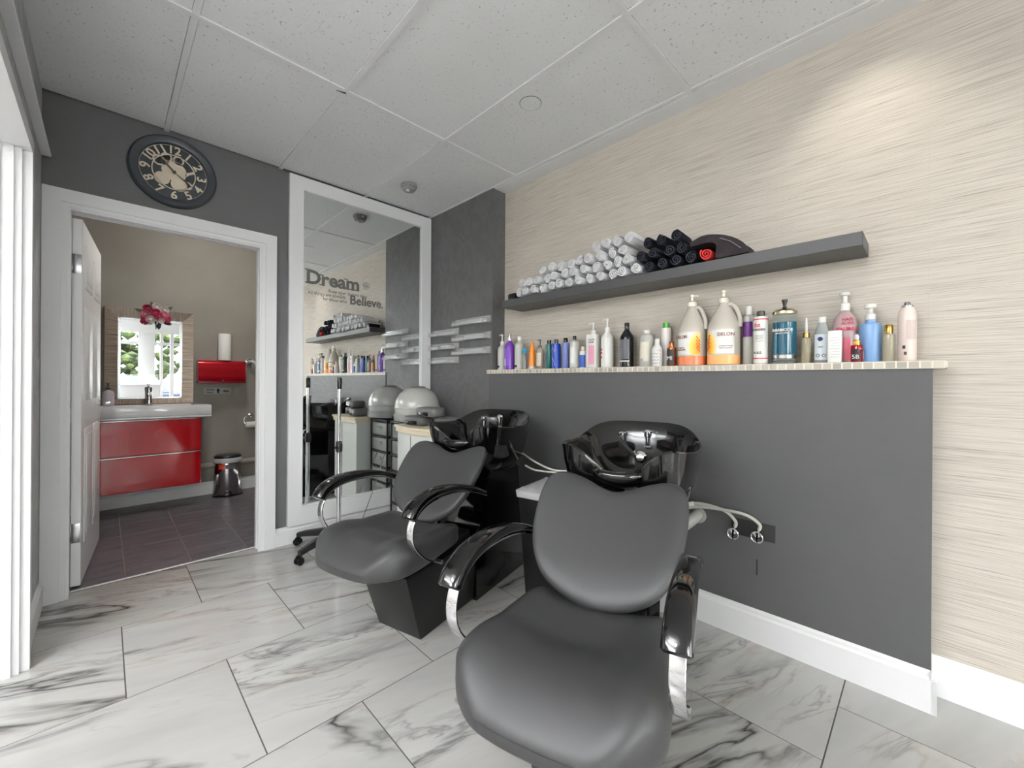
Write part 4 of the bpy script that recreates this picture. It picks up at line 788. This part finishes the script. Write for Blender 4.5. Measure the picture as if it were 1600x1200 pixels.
for k, (x, z, an) in enumerate(((-.11, .06, 2.7), (.03, -.06, -1.5), (.10, .10, .8), (-.02, .12, 1.9), (.09, -.03, -.4))):
    c_, s_ = math.cos(an), math.sin(an); pts = [(0, 0), (.022, .014), (.045, .010), (.065, 0), (.045, -.010), (.022, -.014)]
    MB().poly([(x+c_*u-s_*v-c_*.03, -.012-.006*abs(v)*40, z+s_*u+c_*v-s_*.03) for u, v in pts], (0, .002, 0)).obj('leaf', LEAF, t, smooth=False)
MB().tube([(0, -.012, .05), (.01, -.012, -.09)], .003, 6).obj('stem', LEAF, t)
# towel dispenser and others on the wall
t = thing('towel_dispenser', 'shiny red wall paper towel dispenser', 'towel dispenser', (.83, YW, 1.115))
pr = [(0, 0), (-.12, .0), (-.135, .015), (-.135, .07), (-.128, .12), (-.125, .19), (-.10, .215), (0, .22)]
MB().loft([[(x, p[0], p[1]) for p in pr] for x in (-.195, .195)]).obj('cover', REDM, t, ang=50)
MB().box(-.198, .198, -.138, -.02, -.006, .012, .003).obj('tear_edge', mat('red_dark', C(120, 10, 24), .3), t); MB().lathe([(.008, 0), (.008, -.006)], (0, -.136, .02), 10, axis='y').obj('lock', CHROME, t)
t = thing('paper_roll', 'upright white paper towel roll on top of the red dispenser', 'paper roll', (.855, YW-.075, 1.336)); MB().lathe([(.02, .002), (.02, 0), (.054, 0), (.055, .004), (.055, .262), (.053, .266), (.02, .266), (.02, .26)], (0, 0, 0), 26).obj('paper', WLAB, t); MB().lathe([(.019, .0), (.019, .264)], (0, 0, 0), 18).obj('core', mat('card_core', C(180, 160, 130), .8), t)
t = thing('instruction_sign', 'small grey Wave Here sign under the dispenser', 'sign', (.70, YW, .998)); MB().box(0, .225, -.004, 0, 0, .062, .001).obj('plate', mat('sign_grey', C(158, 158, 158), .35), t)
text('lettering', 'Wave', .03, INK, t, (.012, -.0045, .034), ONA, .0005, .0006, 'LEFT'); text('lettering', 'Here', .03, INK, t, (.012, -.0045, .008), ONA, .0005, .0006, 'LEFT')
MB().poly([(.108, -.004, .008), (.120, -.004, .008), (.120, -.004, .034), (.130, -.004, .034), (.114, -.004, .055), (.098, -.004, .034), (.108, -.004, .034)], (0, -.001, 0)).obj('arrow', BLK, t, smooth=False)
MB().poly([(.150, -.004, .028), (.165, -.004, .040), (.205, -.004, .034), (.210, -.004, .022), (.17, -.004, .016)], (0, -.001, 0)).obj('hand_mark', mat('mark_grey', C(96, 92, 84), .5), t, smooth=False)
t = thing('grab_rail', 'pale angled grab rail on the washroom wall beside the dispenser', 'grab rail', (1.08, YW, 1.30)); MB().tube(spline([(0, 0, .03), (0, -.06, .03), (.03, -.075, .025), (.12, -.078, -.10), (.25, -.078, -.28), (.28, -.06, -.32), (.28, 0, -.32)], 6), .016, 12).obj('rail', mat('satin_rail', C(206, 206, 204), .3, .4), t)
for p in ((0, 0, .03), (.28, 0, -.32)): MB().lathe([(.035, 0), (.035, -.006), (.02, -.012)], p, 18, axis='y').obj('flange', STEEL, t)
t = thing('toilet_roll_holder', 'chrome ring holder with a white toilet roll', 'toilet roll holder', (1.10, YW, .77)); MB().lathe([(.025, 0), (.025, -.006), (.010, -.012), (.010, -.035)], (0, 0, 0), 16, axis='y').obj('mount', CHROME, t)
MB().tube(spline([(0, -.035, 0), (-.05, -.04, -.01), (-.068, -.04, -.05), (-.05, -.045, -.088), (.02, -.045, -.09), (.05, -.045, -.09)], 6), .005, 8).obj('hook', CHROME, t)
r = MB().lathe([(.018, -.05), (.032, -.05), (.032, .05), (.018, .05), (.018, -.05)], (.0, -.045, -.098), 20, axis='x').obj('toilet_roll', WLAB, None, (1.10, YW, .77)); tag(r, 'nearly used white toilet roll on the chrome holder', 'toilet roll')
t = thing('wall_pipe', 'grey horizontal waste pipe along the washroom wall', 'pipe', (.1, YW-.05, .29)); MB().tube([(.50, 0, 0), (1.6, 0, .015)], .03, 12).obj('pipe', mat('painted_pipe', C(150, 146, 136), .5), t); MB().lathe([(.036, .50), (.036, .56)], (0, 0, 0), 14, axis='x').obj('coupling', GREYPIPE, t)
for x in (.72, 1.25): MB().box(x-.01, x+.01, -.034, .05, -.034, .045, .003).obj('bracket', GREYPIPE, t)
t = thing('trap_pipes', 'grey trap and supply pipes left of the red vanity', 'pipe', (-.09, YW-.05, .30)); MB().tube(spline([(-.10, 0, 0), (.0, 0, 0), (.045, -.02, .0)], 4), .027, 10).obj('pipe', GREYPIPE, t); MB().tube(spline([(.0, -.03, .49), (.0, -.03, .38), (.02, -.03, .30)], 4), .012, 8).obj('supply', GREYPIPE, t); MB().lathe([(.016, -.05), (.02, -.03), (.02, .03), (.016, .05)], (-.0, -.02, .20), 12, axis='x').obj('valve', STEEL, t); MB().lathe([(.036, -.06), (.04, -.02), (.036, .02)], (.0, -.02, -.10), 12, axis='x').obj('trap', BPLAST, t)
t = thing('pedal_bin', 'oval polished steel pedal bin with black lid and white liner', 'bin', (.872, 4.895, 0), math.radians(-8))
MB().lathe([(.118, .012), (.121, .016), (.108, .30), (.106, .335), (.001, .335)], (0, 0, 0), 36, 1., .78).obj('body', mat('polished_steel', C(190, 188, 190), .14, 1.), t); MB().lathe([(.126, 0), (.128, .004), (.126, .016), (.12, .018)], (0, 0, 0), 36, 1., .78).obj('base_ring', BLK, t)
MB().lathe([(.112, .325), (.122, .335), (.120, .362), (.108, .372), (.108, .33)], (0, 0, 0), 36, 1., .8).obj('liner', LIN, t); MB().lathe([(.106, .368), (.113, .374), (.113, .388), (.100, .398), (.001, .402)], (0, 0, 0), 36, 1., .78).obj('lid', pl('navy_black', C(26, 30, 40)), t)
MB().box(-.035, .035, -.125, -.09, .012, .034, .008).obj('pedal', BLK, t); lab_wrap(.1085, .255, .315, -PI/2-.75, -PI/2-.25, mat('red_sticker', C(222, 70, 44), .5), t, 'sticker', 1., .78); lab_wrap(.1085, .262, .312, -PI/2-.22, -PI/2+.6, mat('grey_sticker', C(110, 112, 112), .5), t, 'band_sticker', 1., .78)
t = thing('door_stop', 'small dark crumpled thing on the slate floor by the door casing', 'door stop', (.80, 3.42, 0)); MB().lathe([(.018, 0), (.022, .006), (.018, .02), (.02, .03), (.012, .04), (.001, .042)], (0, 0, 0), 10).obj('rubber', BPLAST, t)
# ============================================================ street and reception behind the camera (seen in the washroom mirror)
struct(MB().box(-12, 12, -16, -4.1, -.20, -.15).obj('street', mat('asphalt', C(62, 62, 64), .9), smooth=False))
t = thing('reception_desk', 'white reception desk with a glass top screen near the shop window', 'desk', (.60, -3.2, 0)); MB().box(-.35, .35, -.25, .25, .0, .98, .01).obj('desk_body', WHITE, t); MB().box(-.35, .35, -.25, -.235, .98, 1.25).obj('screen', CLEAR, t, smooth=False); MB().box(-.37, .37, -.27, .27, .98, 1.0, .004).obj('desk_top', WHITE, t)
t = thing('parked_car', 'dark blue car parked outside the shop window', 'car', (.0, -7.6, -.15))
MB().loft([[(x, y*(1-.25*max(0, z-.8)), z) for y, z in ((-.85, .3), (.85, .3), (.88, .7), (.82, .85), (-.82, .85), (-.88, .7))] for x in (-2.1, 2.1)]).obj('body', pl('car_blue', C(20, 32, 56), .15), t); MB().hexa([(-1.3, -.8, .85), (1.5, -.8, .85), (1.5, .8, .85), (-1.3, .8, .85), (-.7, -.65, 1.38), (1.1, -.65, 1.38), (1.1, .65, 1.38), (-.7, .65, 1.38)], .05).obj('cabin', pl('car_glass', C(40, 52, 66), .05), t)
for x in (-1.3, 1.3):
    for y in (-.82, .82): MB().lathe([(.05, -.1), (.32, -.1), (.32, .1), (.05, .1)], (x, y, .32), 20, axis='y').obj('wheel', BLK, t)
rd = random.Random(3); TL = mat('foliage', C(92, 120, 52), .8); _t4 = NT(TL); _t4.col(_t4.ramp(_t4.noise(_t4.coords(), 6, 4, .6), [(.35, C(16, 24, 12)), (.55, C(46, 60, 26)), (.75, C(100, 106, 46))]))
for k, x in enumerate((-5.4, -2.2, 1.0, 4.2, 7.4)):
    t = thing('street_tree', ('leafy street tree far left across the road', 'leafy street tree behind the parked car', 'leafy street tree opposite the shop door', 'leafy street tree right of the shop door', 'leafy street tree far right across the road')[k], 'tree', (x, -11+rd.uniform(-.8, .8), -.15))
    MB().tube([(0, 0, 0), (.05, .02, 1.2), (.0, 0, 2.6)], .14, 8, [.17, .13, .09]).obj('trunk', mat('bark_%d' % k, C(70, 58, 48), .9), t)
    g = MB()
    for q in range(120):
        a_, b_, r_ = rd.uniform(0, 2*PI), rd.uniform(-1, 1), rd.uniform(.7, 1.35); c_ = Vector((r_*math.cos(a_), r_*math.sin(a_), 2.7+b_*1.3)); sz = rd.uniform(.12, .3)
        g.lathe([(.001, -sz), (sz*.8, -.3*sz), (sz, .2*sz), (.001, sz*.8)], c_, 5)
    g.obj('crown', TL, t, smooth=False)
